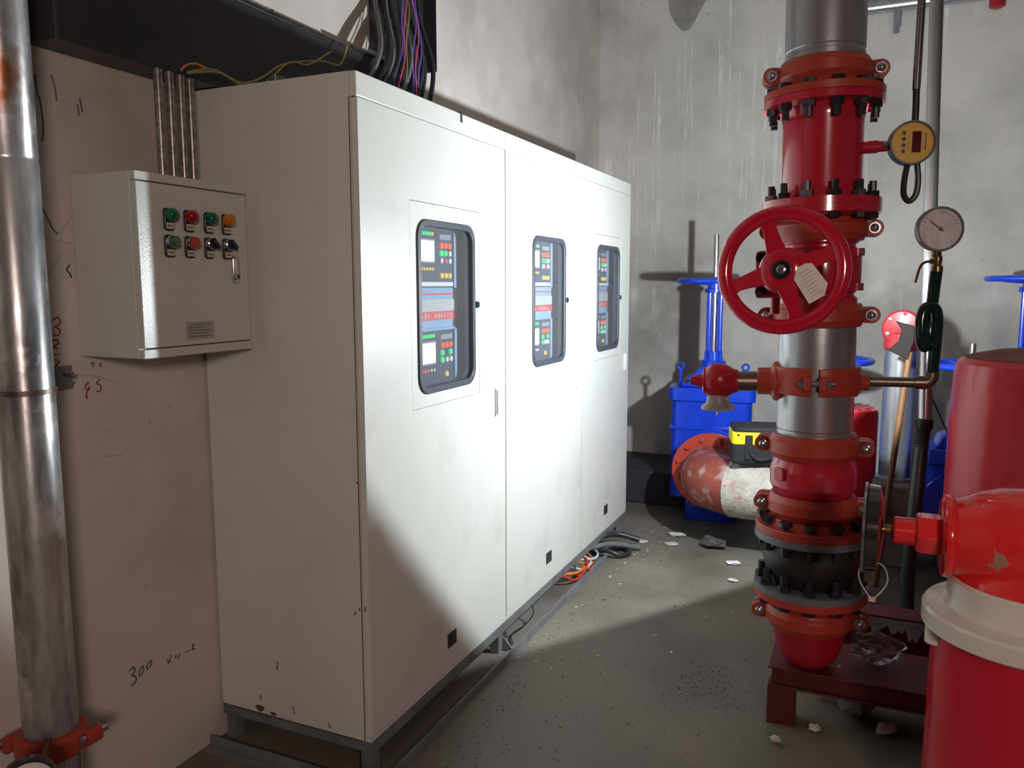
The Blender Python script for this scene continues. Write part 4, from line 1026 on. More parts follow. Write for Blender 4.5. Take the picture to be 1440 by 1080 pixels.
for o in t.children:
    if o.name.startswith('bolt'): o.rotation_euler.x = PI
for k in range(12):
    a = 2 * PI * k / 12
    inst(_bolts['rb'], t, (0.160 * math.cos(a), 0.160 * math.sin(a), 0.0), (0, 0, a))
t = sthing('pipe_flange', 'orange-red flange under the black rubber joint', 'flange', 0.4265)
MB().lathe([(0, 0), (0.142, 0), (0.150, 0.010), (0.158, 0.026), (RF - .003, 0.030), (RF, 0.033), (RF, 0.057), (0, 0.057)], 64).build('disc', orange, t)
t = sthing('foot_reducer', 'red rounded end piece standing on the steel beam at the riser foot', 'pipe reducer', 0.2065)
MB().lathe([(0, 0), (0.050, 0), (0.072, 0.010), (0.092, 0.034), (0.108, 0.070), (0.118, 0.115), (RP, 0.16), (RP, 0.215)], 56).build('body', motorred, t, smooth=60)

# support beams under the riser
sb = thing('support_beam', 'dark red steel beam on a short leg carrying the main riser', 'steel beam', (1.075, 0.84, -0.030))
MB().box(0.012, 1.75, 0.012, 0.020, 0.172, 0.228).box(0, 1.75, 0.0, 0.30, 0.2285, 0.236).box(0, 1.75, 0.0, 0.06, 0.164, 0.1715).box(0, 1.75, 0.292, 0.30, 0.164, 0.228).build('channel', steelred, sb, smooth=0, bevel=0.002)
for x in (0.0, 1.2):
    MB().box(x, x + 0.092, 0.0, 0.008, 0.030, 0.1635).box(x, x + 0.008, 0.008, 0.09, 0.030, 0.1635).box(x + 0.084, x + 0.092, 0.008, 0.09, 0.030, 0.1635).build('leg', steelred, sb, smooth=0, bevel=0.002)
s2 = thing('support_beam', 'dark red steel beam with flaking grey plaster behind the riser foot', 'steel beam', (1.22, 1.30, 0))
MB().box(0, 0.44, 0.0, 0.008, 0.10, 0.262).box(0, 0.44, 0.0, 0.12, 0.2625, 0.270).box(0, 0.44, 0.0, 0.10, 0.092, 0.0995).build('channel', steelred, s2, smooth=0, bevel=0.002)
for x in (0.04, 0.33):
    MB().box(x, x + 0.08, 0.012, 0.08, 0, 0.0915).build('leg', steelred, s2, smooth=0)
flk = []
rnd = random.Random(5)
n = 26
for k in range(n + 1): flk.append((0.115 + 0.32 * k / n, 0.262))
for k in range(n + 1):
    x = 0.435 - 0.32 * k / n
    flk.append((x, 0.264 - 0.085 * (0.3 + 0.7 * rnd.random()) * min(1, (x - 0.08) / 0.10)))
MB().prism(flk, -0.003, -0.0005, Matrix(((1, 0, 0, 0), (0, 0, 1, 0), (0, 1, 0, 0), (0, 0, 0, 1)))).build('flaking_plaster', flaked, s2, smooth=0)

# ------------------------------------------------------------------ hanging lamp hidden behind the riser
hl = thing('hanging_lamp', 'small round work lamp hanging on a cord behind the main riser', 'lamp', LAMP)
MB().tube([LAMP_N * -0.03 + Vector((0, 0, 0.03)), LAMP_N * -0.03 + Vector((0, 0, 0.3)), LAMP_N * -0.03 + Vector((0, 0, ZC - LAMP.z))], 0.004, 8).build('cord', blackcable, hl)
MB().lat([(0.0, -0.05), (0.018, -0.05), (0.032, -0.03), (0.040, -0.006), (0.040, 0.0), (0.036, -0.001), (0.0, -0.002)], (0, 0, 0), LAMP_N, 28).build('housing', blackpl, hl)
MB().lat([(0.0, -0.0015), (0.034, -0.0015), (0.034, 0.0005), (0, 0.0005)], (0, 0, 0), LAMP_N, 28).build('glass', bulbm, hl)
# ------------------------------------------------------------------ flood lamp far behind the camera
fl = thing('flood_lamp', 'warm flood lamp on a stand at the far end of the room', 'lamp', (FLOOD.x, FLOOD.y, 0))
rotz = math.atan2(-fd.x, fd.y)
MB().lathe([(0.02, 0.0), (0.02, FLOOD.z - 0.2)], 14).build('pole', blackpl, fl)
for k in range(3):
    a = 2 * PI * k / 3
    MB().tube([(0, 0, 0.35), (0.4 * math.cos(a), 0.4 * math.sin(a), 0.02)], 0.012, 8).build('leg', blackpl, fl)
hb = MB().box(-0.3, 0.3, -0.08, 0.0, -0.22, 0.22).build('housing', blackpl, fl, bevel=0.01)
hb.location = (0, 0, FLOOD.z); hb.rotation_euler = (fd.to_track_quat('Y', 'Z')).to_euler()
MB().box(-0.26, 0.26, 0.001, 0.006, -0.18, 0.18).build('glass', floodm, hb, smooth=0)
# ------------------------------------------------------------------ blue gate valves
def gate_valve(label, x, y, wheel_z, wheel_r, stem_top, bonnet_z, body_z, hw_=0.25, hy_=0.13, axis_z=0.40, rotz=0.0, eyes=True, rim=0.017):
    t = thing('gate_valve', label, 'valve', (x, y, 0), (0, 0, rotz), 'blue gate valves')
    tor = [(wheel_r - rim + rim * math.cos(2 * PI * k / 12), rim * math.sin(2 * PI * k / 12)) for k in range(12)]
    wh = MB().ring(tor, 56).build('handwheel', blue, t, smooth=60)
    wh.location = (0, 0, wheel_z)
    for k in range(4):
        a = PI / 2 * k + 0.5
        MB().tube([(0.03 * math.cos(a), 0.03 * math.sin(a), -0.012), (0.5 * wheel_r * math.cos(a), 0.5 * wheel_r * math.sin(a), -0.01), ((wheel_r - rim) * math.cos(a), (wheel_r - rim) * math.sin(a), 0)], [0.017, 0.013, 0.012], 10).build('spoke', blue, wh)
    MB().lathe([(0.048, -0.05), (0.048, 0.0), (0.036, 0.015), (0.026, 0.02), (0, 0.02)], 24).build('hub', blue, wh)
    MB().cyl((0, 0, bonnet_z), (0, 0, stem_top), 0.016, n=14).build('stem', chrome, t)
    for s in (-1, 1):
        MB().prism(rrect(0.016, 0.026, 0.010, 3, s * 0.034, 0), bonnet_z + 0.03, wheel_z - 0.05).build('yoke_post', blue, t, bevel=0.003)
    MB().lathe([(0.062, wheel_z - 0.075), (0.066, wheel_z - 0.07), (0.066, wheel_z - 0.05), (0.05, wheel_z - 0.045)], 28).build('yoke_head', blue, t)
    MB().lathe([(0.078, bonnet_z - 0.06), (0.078, bonnet_z - 0.03), (0.058, bonnet_z - 0.026), (0.055, bonnet_z + 0.03), (0.0, bonnet_z + 0.035)], 28).build('gland', blue, t)
    for k in range(4):
        a = PI / 4 + PI / 2 * k
        MB().cyl((0.066 * math.cos(a), 0.066 * math.sin(a), bonnet_z - 0.06), (0.066 * math.cos(a), 0.066 * math.sin(a), bonnet_z + 0.03), 0.008, n=8).lat([(0.013, 0), (0.013, 0.014), (0, 0.014)], (0.066 * math.cos(a), 0.066 * math.sin(a), bonnet_z - 0.028), (0, 0, 1), 6).build('gland_bolt', blue, t)
    if bonnet_z - 0.06 > body_z + 0.02:
        nb = MB()
        pr = [(hw_ * 0.80, 0), (hw_ * 0.72, 0.35), (0.42 * hw_, 0.7), (0.075, 1)]
        L = bonnet_z - 0.06 - body_z
        vs, fs = [], []
        for (a_, f_) in pr:
            yy = min(hy_ * 0.85, a_)
            vs += [(-a_, -yy, body_z + f_ * L), (a_, -yy, body_z + f_ * L), (a_, yy, body_z + f_ * L), (-a_, yy, body_z + f_ * L)]
        for q in range(3):
            for e in range(4):
                fs.append((q * 4 + e, q * 4 + (e + 1) % 4, q * 4 + 4 + (e + 1) % 4, q * 4 + 4 + e))
        fs += [(0, 3, 2, 1), (12, 13, 14, 15)]
        nb._add(vs, fs).build('bonnet', blue, t, bevel=0.012, smooth=50)
    MB().prism(rrect(hw_ + 0.02, hy_ + 0.02, 0.05, 5), body_z - 0.085, body_z).build('bonnet_flange', blue, t, bevel=0.006)
    zlow = max(0.10, axis_z - 0.24)
    MB().prism(rrect(hw_, hy_, 0.05, 5), zlow, body_z - 0.086).build('body', blue, t, bevel=0.006)
    MB().box(-hw_ - 0.008, hw_ + 0.008, -hy_ - 0.008, hy_ + 0.008, body_z - 0.27, body_z - 0.245).build('rib', blue, t, bevel=0.004)
    MB().box(-0.003, 0.003, -hy_ - 0.006, -hy_ + 0.01, zlow + 0.02, body_z - 0.01).build('seam', blue, t)
    MB().box(-hw_ * 0.6, hw_ * 0.6, -hy_ * 0.7, hy_ * 0.7, 0.0, zlow).build('foot', blue, t, bevel=0.005)
    for s in (-1, 1):
        MB().lat([(hw_ * 0.72, 0), (hw_ * 0.72, 0.06), (0.225, 0.065), (0.225, 0.095), (0, 0.095)], (0, s * (hy_ - 0.02), axis_z), (0, s, 0), 40).build('end_flange', blue, t)
    if eyes:
        for sx in (-0.2, 0.2):
            ring = [(0.020 + 0.007 * math.cos(2 * PI * k / 8), 0.007 * math.sin(2 * PI * k / 8)) for k in range(8)]
            e = MB().ring(ring, 20, Matrix.Rotation(PI / 2, 4, 'X')).box(-0.008, 0.008, -0.007, 0.007, -0.13, -0.02).build('eye_bolt', blue, t)
            e.location = (sx, -0.05, body_z + 0.13)
    return t
gate_valve('tall blue gate valve beside the cabinets, with its shadow on the back wall', 0.43, 3.27, 1.548, 0.245, 1.84, 1.07, 0.875, rotz=R(8), axis_z=0.40)
gate_valve('low blue gate valve mostly hidden behind the main riser', 1.133, 3.075, 1.085, 0.245, 1.17, 0.84, 0.64, hw_=0.16, hy_=0.11, axis_z=0.34, eyes=False)
gate_valve('low blue gate valve between the galvanised conduit and the red motor', 1.84, 2.90, 1.098, 0.225, 1.215, 0.86, 0.66, hw_=0.19, hy_=0.12, axis_z=0.34, eyes=False)
gate_valve('tall blue gate valve at the right edge near the back wall', 2.15, 3.30, 1.555, 0.24, 1.84, 1.07, 0.875, rotz=R(-10), axis_z=0.40)

# ------------------------------------------------------------------ big suction elbow
e0 = Vector((0.49, 2.92, 0.39))
t = thing('suction_elbow', 'large red and plaster-smeared pipe elbow on the floor before the blue valve', 'pipe elbow', (e0.x, e0.y, 0))
RE, RB = 0.162, 0.30
path = [Vector((0, 0.02, 0.39)), Vector((0, -0.02, 0.39))] + [Vector((RB - RB * math.cos(R(a)), -0.04 - RB * math.sin(R(a)), 0.39)) for a in range(0, 91, 6)]
MB().tube(path[:15], RE, 48).build('bend', elbowred, t, smooth=60)
yE = -0.04 - RB
MB().tube(path[14:-1] + [(RB - 0.005, yE, 0.39), (RB + 0.3, yE, 0.39), (RB + 0.50, yE, 0.39)], RE + 0.004, 48).build('straight', elbowcream, t, smooth=60)
MB().tube([path[13] * 0.3 + path[14] * 0.7, path[14] * 0.7 + path[15] * 0.3], RE + 0.007, 48).build('weld_bead', elbowcream, t, smooth=60)
fl_ = MB().lat([(0.0, 0), (0.235, 0.0), (0.235, 0.032), (0, 0.032)], (0, 0.01, 0.39), (0, 1, 0), 56).build('flange', orange, t)
for k in range(12):
    a = 2 * PI * k / 12 + R(15)
    MB().lat([(0.0, 0), (0.017, 0), (0.017, 0.014), (0.011, 0.016), (0.011, 0.026), (0, 0.026)], (0.2 * math.cos(a), 0.010, 0.39 + 0.2 * math.sin(a)), (0, -1, 0), 6).build('bolt', orange, fl_)
MB().box(RB + 0.25, RB + 0.37, yE - 0.08, yE + 0.08, 0.0, 0.235).build('pipe_support', steelred, t, bevel=0.004)

# tool bag on the elbow
t = thing('tool_bag', 'black tool bag with a bright yellow band lying on the elbow pipe', 'bag', (0.83, 2.575, 0.557), (0, 0, R(14)))
def soft_box(name, w, d, z0, z1, m, parent, bulge=0.02, bev=0.02):
    return MB().prism(rrect(w, d, 0.03, 4), z0, z1).build(name, m, parent, bevel=bev, seg=3)
soft_box('body', 0.17, 0.115, 0.0, 0.135, black_bag, t)
soft_box('yellow_band', 0.172, 0.117, 0.110, 0.178, yellow_bag, t, bev=0.008)
soft_box('lid', 0.166, 0.112, 0.172, 0.205, black_bag, t, bev=0.014)
MB().box(-0.105, -0.065, -0.124, -0.117, 0.03, 0.165).build('strap', black_bag, t, bevel=0.003)
MB().box(0.055, 0.095, -0.124, -0.117, 0.03, 0.165).build('strap', black_bag, t, bevel=0.003)
MB().tube(spline([(-0.085, -0.123, 0.09), (-0.06, -0.13, 0.05), (-0.02, -0.132, 0.035), (0.04, -0.13, 0.05), (0.075, -0.123, 0.09)], 5), 0.009, 8).build('handle', black_bag, t)
MB().box(-0.02, 0.035, -0.1205, -0.117, 0.125, 0.160).build('badge', mat('badge_yellow', (0.70, 0.60, 0.03), 0.4, col2=(0.6, 0.5, 0.02), scale=40), t)
MB().lat([(0.006, 0), (0.006, 0.004), (0, 0.004)], (-0.14, -0.117, 0.165), (0, -1, 0), 10).build('rivet', blackpl, t)

# ------------------------------------------------------------------ vertical motor behind the riser
t = thing('pump_motor', 'red vertical pump motor with a vented cap behind the main riser', 'motor', (1.235, 2.10, 0))
MB().lathe([(0.0, 0.0), (0.19, 0.0), (0.19, 0.03), (0.14, 0.05), (0.13, 0.28), (0.18, 0.30), (0.18, 0.34), (0.15, 0.36), (0.15, 0.62), (0.162, 0.64), (0.162, 0.93), (0.155, 0.95), (0.13, 0.958), (0, 0.958)], 48).build('housing', motorred, t)
for k in range(14):
    a = 2 * PI * k / 14
    MB().box(0.05, 0.135, -0.006, 0.006, 0.9585, 0.9605, Matrix.Rotation(a, 4, 'Z')).build('vent_slot', blackpl, t, smooth=0)
MB().box(-0.21, -0.15, -0.06, 0.06, 0.68, 0.82).build('terminal_box', motorred, t, bevel=0.006)

# galvanised standpipe with red cap
t = thing('standpipe', 'short galvanised standpipe topped by a red valve cap near the axe', 'pipe', (1.50, 2.90, 0))
MB().lathe([(0.080, 0.46), (0.080, 1.17)], 40).build('pipe', galv, t)
MB().lathe([(0.085, 0.455), (0.11, 0.455), (0.11, 0.47), (0.085, 0.475)], 40).build('base_collar', galv, t)
hd_ = MB().lathe([(0.080, 1.171), (0.090, 1.18), (0.090, 1.26), (0.06, 1.28), (0, 1.28)], 36).build('cap', dustyred, t)
MB().lat([(0.0, 0), (0.096, 0.0), (0.100, 0.01), (0.100, 0.028), (0.088, 0.040), (0.0, 0.05)], (0, -0.03, 1.29), (-0.12, -1, 0), 40).build('cap_disc', dustyred, hd_)
for k in range(6):
    a = 2 * PI * k / 6 + 0.4
    MB().lat([(0.011, 0), (0.011, 0.01), (0, 0.012)], (0.08 * math.cos(a), -0.064, 1.29 + 0.08 * math.sin(a)), (-0.12, -1, 0), 6).build('cap_bolt', chrome if k in (2, 3) else dustyred, hd_)
t = tag(MB().box(-0.14, 0.13, -0.15, 0.15, 0, 0.4545).build('concrete_block', pedestal, bevel=0.012), 'rust-stained concrete block under the short galvanised standpipe', 'block')
t.location = (1.49, 2.87, 0)
# axe leaning by the standpipe
A0, A1 = Vector((1.425, 2.39, 0.0)), Vector((1.535, 2.52, 1.285))
t = thing('axe', 'wooden-handled axe with a dark flared head leaning by the standpipe', 'axe', A0)
dA = (A1 - A0).normalized()
P = [Vector((0, 0, 0)) + dA * s for s in (0.0, 0.3, 0.7, 1.0, 1.20)]
P[0] = Vector((0, 0, 0))
MB().tube(P, [0.019, 0.016, 0.0155, 0.016, 0.0155], 12).build('handle', wood, t)
Mx = Matrix.Translation(dA * 1.215) @ Matrix.Rotation(R(-6), 4, 'Y')
MB().prism([(-0.046, 0.10), (-0.021, 0.053), (-0.039, -0.004), (-0.089, -0.043), (0.0, -0.10), (0.021, -0.03), (0.032, -0.01), (0.036, 0.068)], -0.018, 0.018, Mx @ Matrix.Translation((-0.012, -0.004, 0.045)) @ Matrix(((1, 0, 0, 0), (0, 0, -1, 0), (0, 1, 0, 0), (0, 0, 0, 1)))).build('head', axesteel, t, smooth=0, bevel=0.004)

# tall conduit with flexible black tail
t = thing('tall_conduit', 'tall galvanised conduit right of the gauges ending in black flexible tube', 'conduit', (1.572, 1.84, 0.935))
MB().tube([(0, 0, 0), (-0.014, 0.07, 0.6), (-0.034, 0.17, 1.45), (-0.068, 0.40, ZC - 0.945)], 0.0275, 24).build('tube', conduit_m, t)
fp, fr_ = [], []
ctrl = spline([(0.0, 0, 0.02), (-0.008, -0.01, -0.1), (-0.02, -0.05, -0.35), (-0.03, -0.06, -0.65), (-0.02, -0.04, -0.92)], 26)
for i, p in enumerate(ctrl):
    fp.append(p); fr_.append(0.031 if i % 2 else 0.027)
MB().tube(fp, fr_, 16).build('flexible_tube', blackcable, t, smooth=60)
MB().lathe([(0.031, -0.02), (0.034, -0.015), (0.034, 0.02), (0.029, 0.025)], 20).build('collar', blackpl, t)
cable('cord', 'thin brown cord hanging by the tall conduit', 'cord', [(1.592, 1.852, 1.05), (1.64, 1.90, 0.95), (1.70, 1.95, 0.80), (1.73, 1.95, 0.66)], 0.004, mat('brown_cord', (0.12, 0.07, 0.05), 0.8, col2=(0.09, 0.05, 0.04), scale=60), 6)
# horizontal pipe on the back wall
t = thing('wall_pipe', 'galvanised pipe crossing the back wall at the top right', 'pipe', (1.15, 3.93, 3.29))
MB().tube([(-0.09, 0.118, 0), (-0.09, 0.09, 0)] + arc((0.0, 0.09), 0.09, 180, 270, 8, lambda x, y: (x, y, 0)) + [(1.2, 0, 0.0), (4.4, 0, 0)], 0.045, 24).build('pipe', galv, t)
MB().box(0.23, 0.27, -0.006, 0.0, -0.18, 0.05).box(0.23, 0.27, 0.05, 0.118, -0.05, 0.05).build('hanger', anglesteel, t, smooth=0)
lab(MB().lathe([(0.03, -0.10), (0.045, -0.09), (0.045, -0.04), (0.03, -0.03), (0.03, 0.0)], 18).build('plug', motorred, t), 'red plug under the pipe').location = (0.80, 0, -0.0)

# ------------------------------------------------------------------ large motor at the right
t = thing('large_motor', 'large dusty red cylindrical motor at the right edge', 'motor', (1.885, 1.48, 0))
MB().lathe([(0.0, 0), (0.27, 0), (0.27, 0.05), (0.20, 0.07), (0.19, 0.45), (0.25, 0.47), (0.255, 0.52), (0.255, 1.0), (0.247, 1.20), (0.240, 1.235), (0.215, 1.258), (0.10, 1.285), (0, 1.29)], 64).build('housing', dustyred, t)
lab(MB().lathe([(0.218, 1.2575), (0.16, 1.2735), (0.10, 1.2865), (0.0, 1.2915)], 48).build('dusty_top', mat('dust_on_red', (0.25, 0.13, 0.115), 0.8, col2=(0.17, 0.04, 0.04), scale=8), t), 'dust-covered motor top')

# ------------------------------------------------------------------ front right barrel with cream ring and red valve body
FB = Vector((1.745, 0.335, 0))
FRZ = math.atan2(FB.x - CAM.x, FB.y - CAM.y)      # turn so that local x runs to the right of the view
t = thing('red_barrel', 'red barrel with a cream ring flange at the lower right corner', 'pump barrel', FB, (0, 0, R(2)))
MB().lathe([(0, 0), (0.24, 0), (0.24, 0.03), (0.222, 0.035), (0.218, 0.655), (0, 0.655)], 64).build('barrel', brightred if False else mat('barrel_red', (0.64, 0.018, 0.042), 0.22, col2=(0.58, 0.015, 0.036), scale=5, coat=0.5, spots=(0.5, 0.3, 0.26), sscale=30, slim=(0.72, 0.74)), t)
MB().lathe([(0.0, 0.6555), (0.236, 0.6555), (0.244, 0.662), (0.244, 0.702), (0.238, 0.710), (0.205, 0.712), (0.192, 0.716), (0.190, 0.725), (0.188, 0.785), (0.182, 0.792), (0, 0.792)], 64).build('ring_flange', creamring, t)
for a in (-80, 10, 100, 190):
    MB().cyl((0.215 * math.cos(R(a)), 0.215 * math.sin(R(a)), 0.615), (0.215 * math.cos(R(a)), 0.215 * math.sin(R(a)), 0.6553), 0.026, n=18).build('ring_boss', creamring, t)
t = thing('valve_head', 'bright red chipped valve head with a hexagon nozzle on the cream ring', 'valve', FB + Vector((0, 0, 0.7925)), (0, 0, R(1)))
bz = 0.093
MB().lat([(0.0, -0.212), (0.090, -0.212), (0.104, -0.206), (0.106, -0.196), (0.104, -0.188), (0.096, -0.182), (0.100, -0.17), (0.118, -0.13), (0.134, -0.08), (0.140, -0.02), (0.140, 0.05), (0.12, 0.12), (0.09, 0.15), (0, 0.16)], (0, 0, bz), (1, 0, 0), 56).build('body', brightred, t, smooth=50)
MB().lathe([(0.180, 0.0), (0.176, 0.010), (0.150, 0.030), (0.125, 0.055), (0.11, 0.09)], 48).build('skirt', brightred, t, smooth=60)
MB().lat([(0.0, 0), (0.052, 0), (0.054, 0.006), (0.054, 0.052), (0.048, 0.058), (0, 0.058)], (-0.212, 0, bz), (-1, 0, 0), 6).build('hexagon', brightred, t, bevel=0.003)
MB().lat([(0.036, 0), (0.036, 0.048), (0.033, 0.052), (0, 0.052)], (-0.270, 0, bz), (-1, 0, 0), 28).build('nozzle', brightred, t)
MB().lat([(0.012, 0), (0.012, 0.02), (0, 0.02)], (-0.322, 0, bz), (-1, 0, 0), 12).build('nipple', brass, t)
# gauge seen edge-on, with wire loop and tag
t = thing('edge_on_gauge', 'black pressure gauge seen edge-on beside the red nozzle', 'gauge', FB + Matrix.Rotation(R(1), 3, 'Z') @ Vector((-0.362, 0, 0.792 + bz)), (0, 0, R(-2)))
MB().lat([(0.0, 0), (0.034, 0.0), (0.085, 0.006), (0.112, 0.014), (0.115, 0.040), (0.112, 0.044), (0, 0.044)], (0.02, 0, 0), (-1, 0, 0), 48).build('case', mat('gauge_black_gloss', (0.03, 0.028, 0.03), 0.12, 0.3, col2=(0.05, 0.045, 0.045), scale=20, coat=0.8), t)
MB().ring([(0.112, 0), (0.119, 0), (0.119, 0.006), (0.112, 0.006)], 48, Matrix.Translation((-0.0245, 0, 0)) @ Matrix.Rotation(-PI / 2, 4, 'Y')).build('bezel', chrome, t)
MB().lat([(0, 0), (0.111, 0), (0.111, 0.0015), (0, 0.0015)], (-0.0242, 0, 0), (-1, 0, 0), 40).build('dial', dialwhite, t)
MB().cyl((0.02, 0, 0), (0.036, 0, 0), 0.014, n=12).build('stem', brass, t)
gw = thing('tag_wire', 'twisted thin wire loop with a small paper tag below the edge-on gauge', 'wire', t.location + Vector((0, -0.02, -0.10)), (0, 0, R(0)))
MB().tube(spline([(-0.012, 0, 0.015), (-0.030, 0, 0.0), (-0.036, 0, -0.03), (-0.022, 0, -0.062), (0.0, 0, -0.085), (0.022, 0, -0.062), (0.034, 0, -0.032), (0.026, 0, 0.0), (0.012, 0, 0.012)], 6), 0.0016, 6).build('loop', wire_wh, gw)
MB().box(-0.010, 0.008, -0.002, 0.002, -0.096, -0.082).build('paper_tag', tagpaper, gw, bevel=0.001)

# ------------------------------------------------------------------ litter under and beside the beams
def crumple(name, label, cat, loc, sx, sy, sz, m, seed, n=9, group=None):
    rn = random.Random(seed)
    vs, fs = [], []
    rows = n // 2 + 1
    for i in range(rows + 1):
        for j in range(n):
            th = PI * i / rows; ph = 2 * PI * j / n
            k = 0.75 + 0.5 * rn.random()
            vs.append((sx * k * math.sin(th) * math.cos(ph), sy * k * math.sin(th) * math.sin(ph), sz * (1 - k * math.cos(th)) if i < rows else sz * 1.9))
    mnz = min(v[2] for v in vs)
    vs = [(a, b_, c_ - mnz + 0.0) for a, b_, c_ in vs]
    for i in range(rows):
        for j in range(n):
            fs.append((i * n + j, i * n + (j + 1) % n, (i + 1) * n + (j + 1) % n, (i + 1) * n + j))
    o = MB()._add(vs, fs).build(name, m, None, smooth=0)
    o.location = loc
    o.rotation_euler = (0, 0, rn.random() * 6)
    return tag(o, label, cat, group)
filmgrey = mat('grey_film', (0.20, 0.20, 0.215), 0.35, col2=(0.15, 0.15, 0.165), scale=14, bump=0.4, bscale=20)
crumple('plastic_bag', 'crumpled grey plastic bag on the floor under the support beam', 'bag', (1.36, 1.02, 0.001), 0.085, 0.07, 0.055, filmgrey, 4, 14)
crumple('paper_scrap', 'pale crumpled paper beside the grey plastic bag', 'litter', (1.46, 0.93, 0.001), 0.045, 0.025, 0.016, chip, 6, 10)
crumple('foam_lump', 'yellowish foam lump under the support beam by the leg', 'litter', (1.235, 1.09, 0.001), 0.03, 0.03, 0.03, chipyel, 8, 10)
crumple('foam_lump', 'small pale lump on the floor in front of the beam leg', 'litter', (1.235, 0.84, 0.001), 0.02, 0.016, 0.012, chip, 9, 9)
crumple('plastic_film', 'clear crinkled plastic film lying on the support beam', 'plastic film', (1.42, 1.0, 0.2075), 0.085, 0.06, 0.05, clearpl, 12, 16)
crumple('paper_scrap', 'small white scrap at the foot of the beam leg', 'litter', (1.12, 0.715, 0.001), 0.012, 0.02, 0.012, chip, 14, 8)
crumple('wood_offcut', 'dark flat offcut on the floor below the elbow pipe', 'offcut', (0.565, 2.655, 0.001), 0.075, 0.05, 0.03, darkchip, 15, 8)
crumple('paper_scrap', 'crumpled dim scrap in the shadow of the elbow', 'litter', (0.325, 2.79, 0.001), 0.05, 0.035, 0.012, chip, 16, 9)
crumple('paper_scrap', 'white paper scrap on the floor left of the riser foot', 'litter', (0.72, 2.42, 0.001), 0.035, 0.022, 0.010, whitep, 17, 8)
crumple('paper_scrap', 'flat pale flake on the floor by the far cabinet corner', 'litter', (0.33, 2.63, 0.001), 0.045, 0.03, 0.004, chip, 18, 8)
crumple('paper_scrap', 'pale flake on the lit floor between cabinets and riser', 'litter', (0.755, 2.165, 0.001), 0.032, 0.02, 0.005, chip, 19, 8)
crumple('paper_scrap', 'pale flake near the corner of the far cabinet', 'litter', (0.16, 2.60, 0.001), 0.04, 0.03, 0.004, chip, 20, 8)
# small crumbs: one by one
rn = random.Random(11)
protos = []
for k in range(5):
    mbp = MB(); vs = []
    for i in range(8): vs.append(((1 if i & 1 else -1) * (.6 + .6 * rn.random()), (1 if i & 2 else -1) * (.6 + .6 * rn.random()), 0 if not i & 4 else .5 + .6 * rn.random()))
    mbp._add(vs, [(0, 2, 3, 1), (4, 5, 7, 6), (0, 1, 5, 4), (1, 3, 7, 5), (3, 2, 6, 7), (2, 0, 4, 6)])
    protos.append(mbp)
meshes = []
for k, pmb in enumerate(protos):
    for m_ in ((chip, chip, chip, darkchip, darkchip) + ((chipyel,) if k == 0 else ())):
        o = pmb.build('plaster_crumb', m_, None, smooth=0)
        meshes.append((o.data, m_))
        bpy.data.objects.remove(o)
CR = {'chip': ('small pale plaster crumb scattered on the concrete floor', 'pale crumbs on the floor'), 'dark': ('small dark crumb scattered on the concrete floor', 'dark crumbs on the floor'), 'yel': ('small yellowish crumb scattered on the concrete floor', 'yellowish crumbs on the floor')}
def crumb(x, y, s):
    me, m_ = rn.choice(meshes)
    o = bpy.data.objects.new('plaster_crumb', me)
    COL.objects.link(o)
    o.location = (x, y, 0.0003); o.scale = (s * rn.uniform(.7, 1.5), s * rn.uniform(.6, 1.1), s * rn.uniform(.4, .9)); o.rotation_euler = (0, 0, rn.random() * 6)
    l, g = CR['chip' if m_ is chip else 'dark' if m_ is darkchip else 'yel']
    tag(o, l, 'crumb', g)
for k in range(70):
    f = rn.random()
    if f < .35: x, y = rn.uniform(0.08, 0.25), rn.uniform(0.9, 2.7)
    elif f < .6: x, y = rn.uniform(0.0, 0.6), rn.uniform(2.2, 3.1)
    elif f < .85: x, y = rn.uniform(0.2, 1.0), rn.uniform(0.3, 2.2)
    else: x, y = rn.uniform(-0.5, 0.0), rn.uniform(-0.45, -0.12)
    crumb(x, y, rn.uniform(0.003, 0.0075))
for k in range(10): crumb(rn.uniform(-0.4, -0.06), rn.uniform(0.5, 1.6), rn.uniform(.005, .009))
gr = MB()
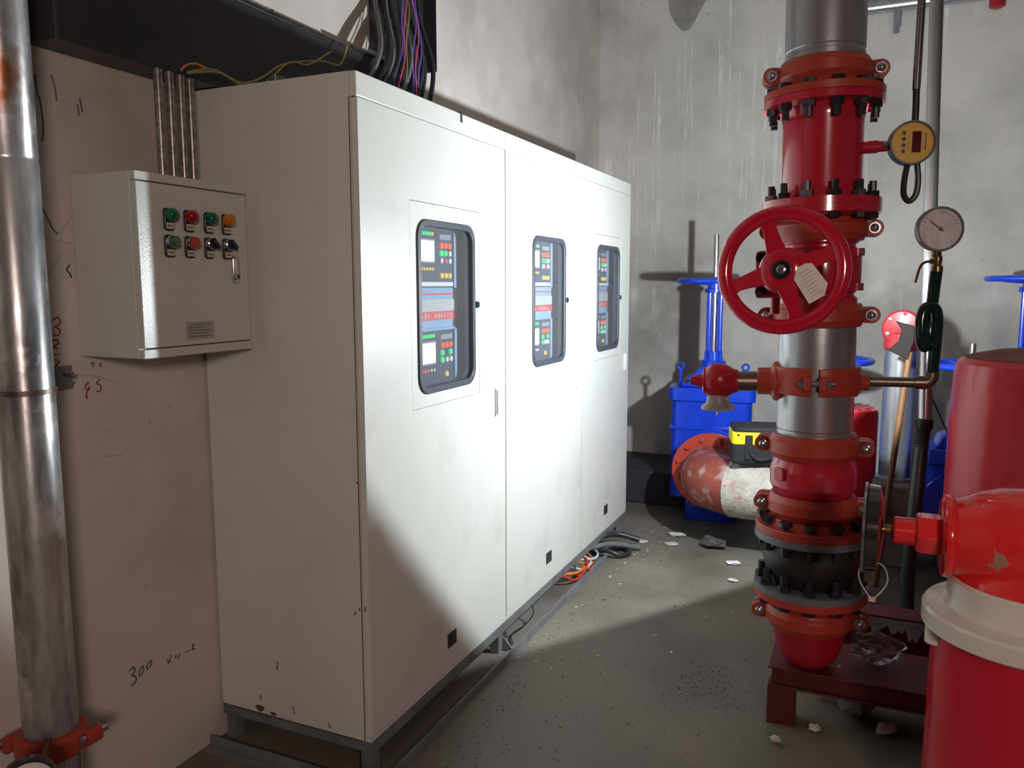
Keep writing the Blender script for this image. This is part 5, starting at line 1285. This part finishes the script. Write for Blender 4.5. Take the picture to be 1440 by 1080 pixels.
for k in range(900):
    x, y, s = rn.uniform(-0.5, 1.05), rn.uniform(0.1, 3.2), rn.uniform(.0012, .0032)
    if k % 3 == 0: x = abs(rn.gauss(0.12, 0.06)) + 0.066
    if k % 6 == 1: x, y = rn.gauss(0.84, 0.10), rn.gauss(1.02, 0.10)
    gr.prism([(s * math.cos(a) * rn.uniform(.6, 1.3), s * math.sin(a) * rn.uniform(.6, 1.3)) for a in (0, 1.57, 3.14, 4.71)], 0, s * .8, Matrix.Translation((x, y, 0.0002)))
tag(gr.build('floor_grit', darkchip, None, smooth=0), 'fine grit strewn over the concrete floor', 'grit', None, 'stuff')

# cables and wires at the foot of the far cabinet
cable('power_cable', 'upper thick black cable poking out under the far cabinet', 'cable', [(-0.25, 2.20, 0.05), (-0.05, 2.36, 0.075), (0.05, 2.46, 0.075), (0.17, 2.50, 0.045)], 0.017, blackcable, 12)
cable('power_cable', 'lower thick black cable poking out under the far cabinet', 'cable', [(-0.30, 2.05, 0.045), (-0.05, 2.18, 0.062), (0.06, 2.30, 0.066), (0.19, 2.44, 0.020)], 0.015, wire_gy, 12)
cable('power_cable', 'black cable loop on the floor by the far stand leg', 'cable', [(-0.10, 2.22, 0.02), (0.03, 2.24, 0.048), (0.12, 2.26, 0.022), (0.155, 2.33, 0.016), (0.10, 2.40, 0.016), (0.00, 2.36, 0.016)], 0.014, blackcable, 12)
for k, (m_, nm) in enumerate(((wire_red, 'bright red'), (wire_or, 'orange'), (wire_red, 'long red'), (wire_wh, 'white'), (wire_red, 'short red'), (wire_or, 'curled orange'), (wire_wh, 'second white'))):
    r0 = random.Random(40 + k)
    y = 1.72 + 0.05 * k
    cable('loose_wire', '%s loose wire tangled under the middle cabinet' % nm, 'wire', [(-0.16, y - .06, 0.02 + .004 * k), (-0.05 + .03 * r0.random(), y, 0.045 + .02 * r0.random()), (0.015 + .03 * r0.random(), y + 0.07, 0.012 + .04 * r0.random()), (0.0 + .02 * r0.random(), y + 0.16 + .05 * r0.random(), 0.02 + .04 * r0.random()), (-0.10, y + 0.24, 0.06)], 0.0065, m_, 6, 'loose wires under the cabinets')
cable('loose_wire', 'thin dark wire arching from under the first cabinet to the floor rail', 'wire', [(0.02, 1.02, 0.008), (-0.02, 1.10, 0.012), (0.0, 1.20, 0.02), (0.015, 1.26, 0.05), (-0.01, 1.30, 0.078)], 0.003, blackcable, 6)
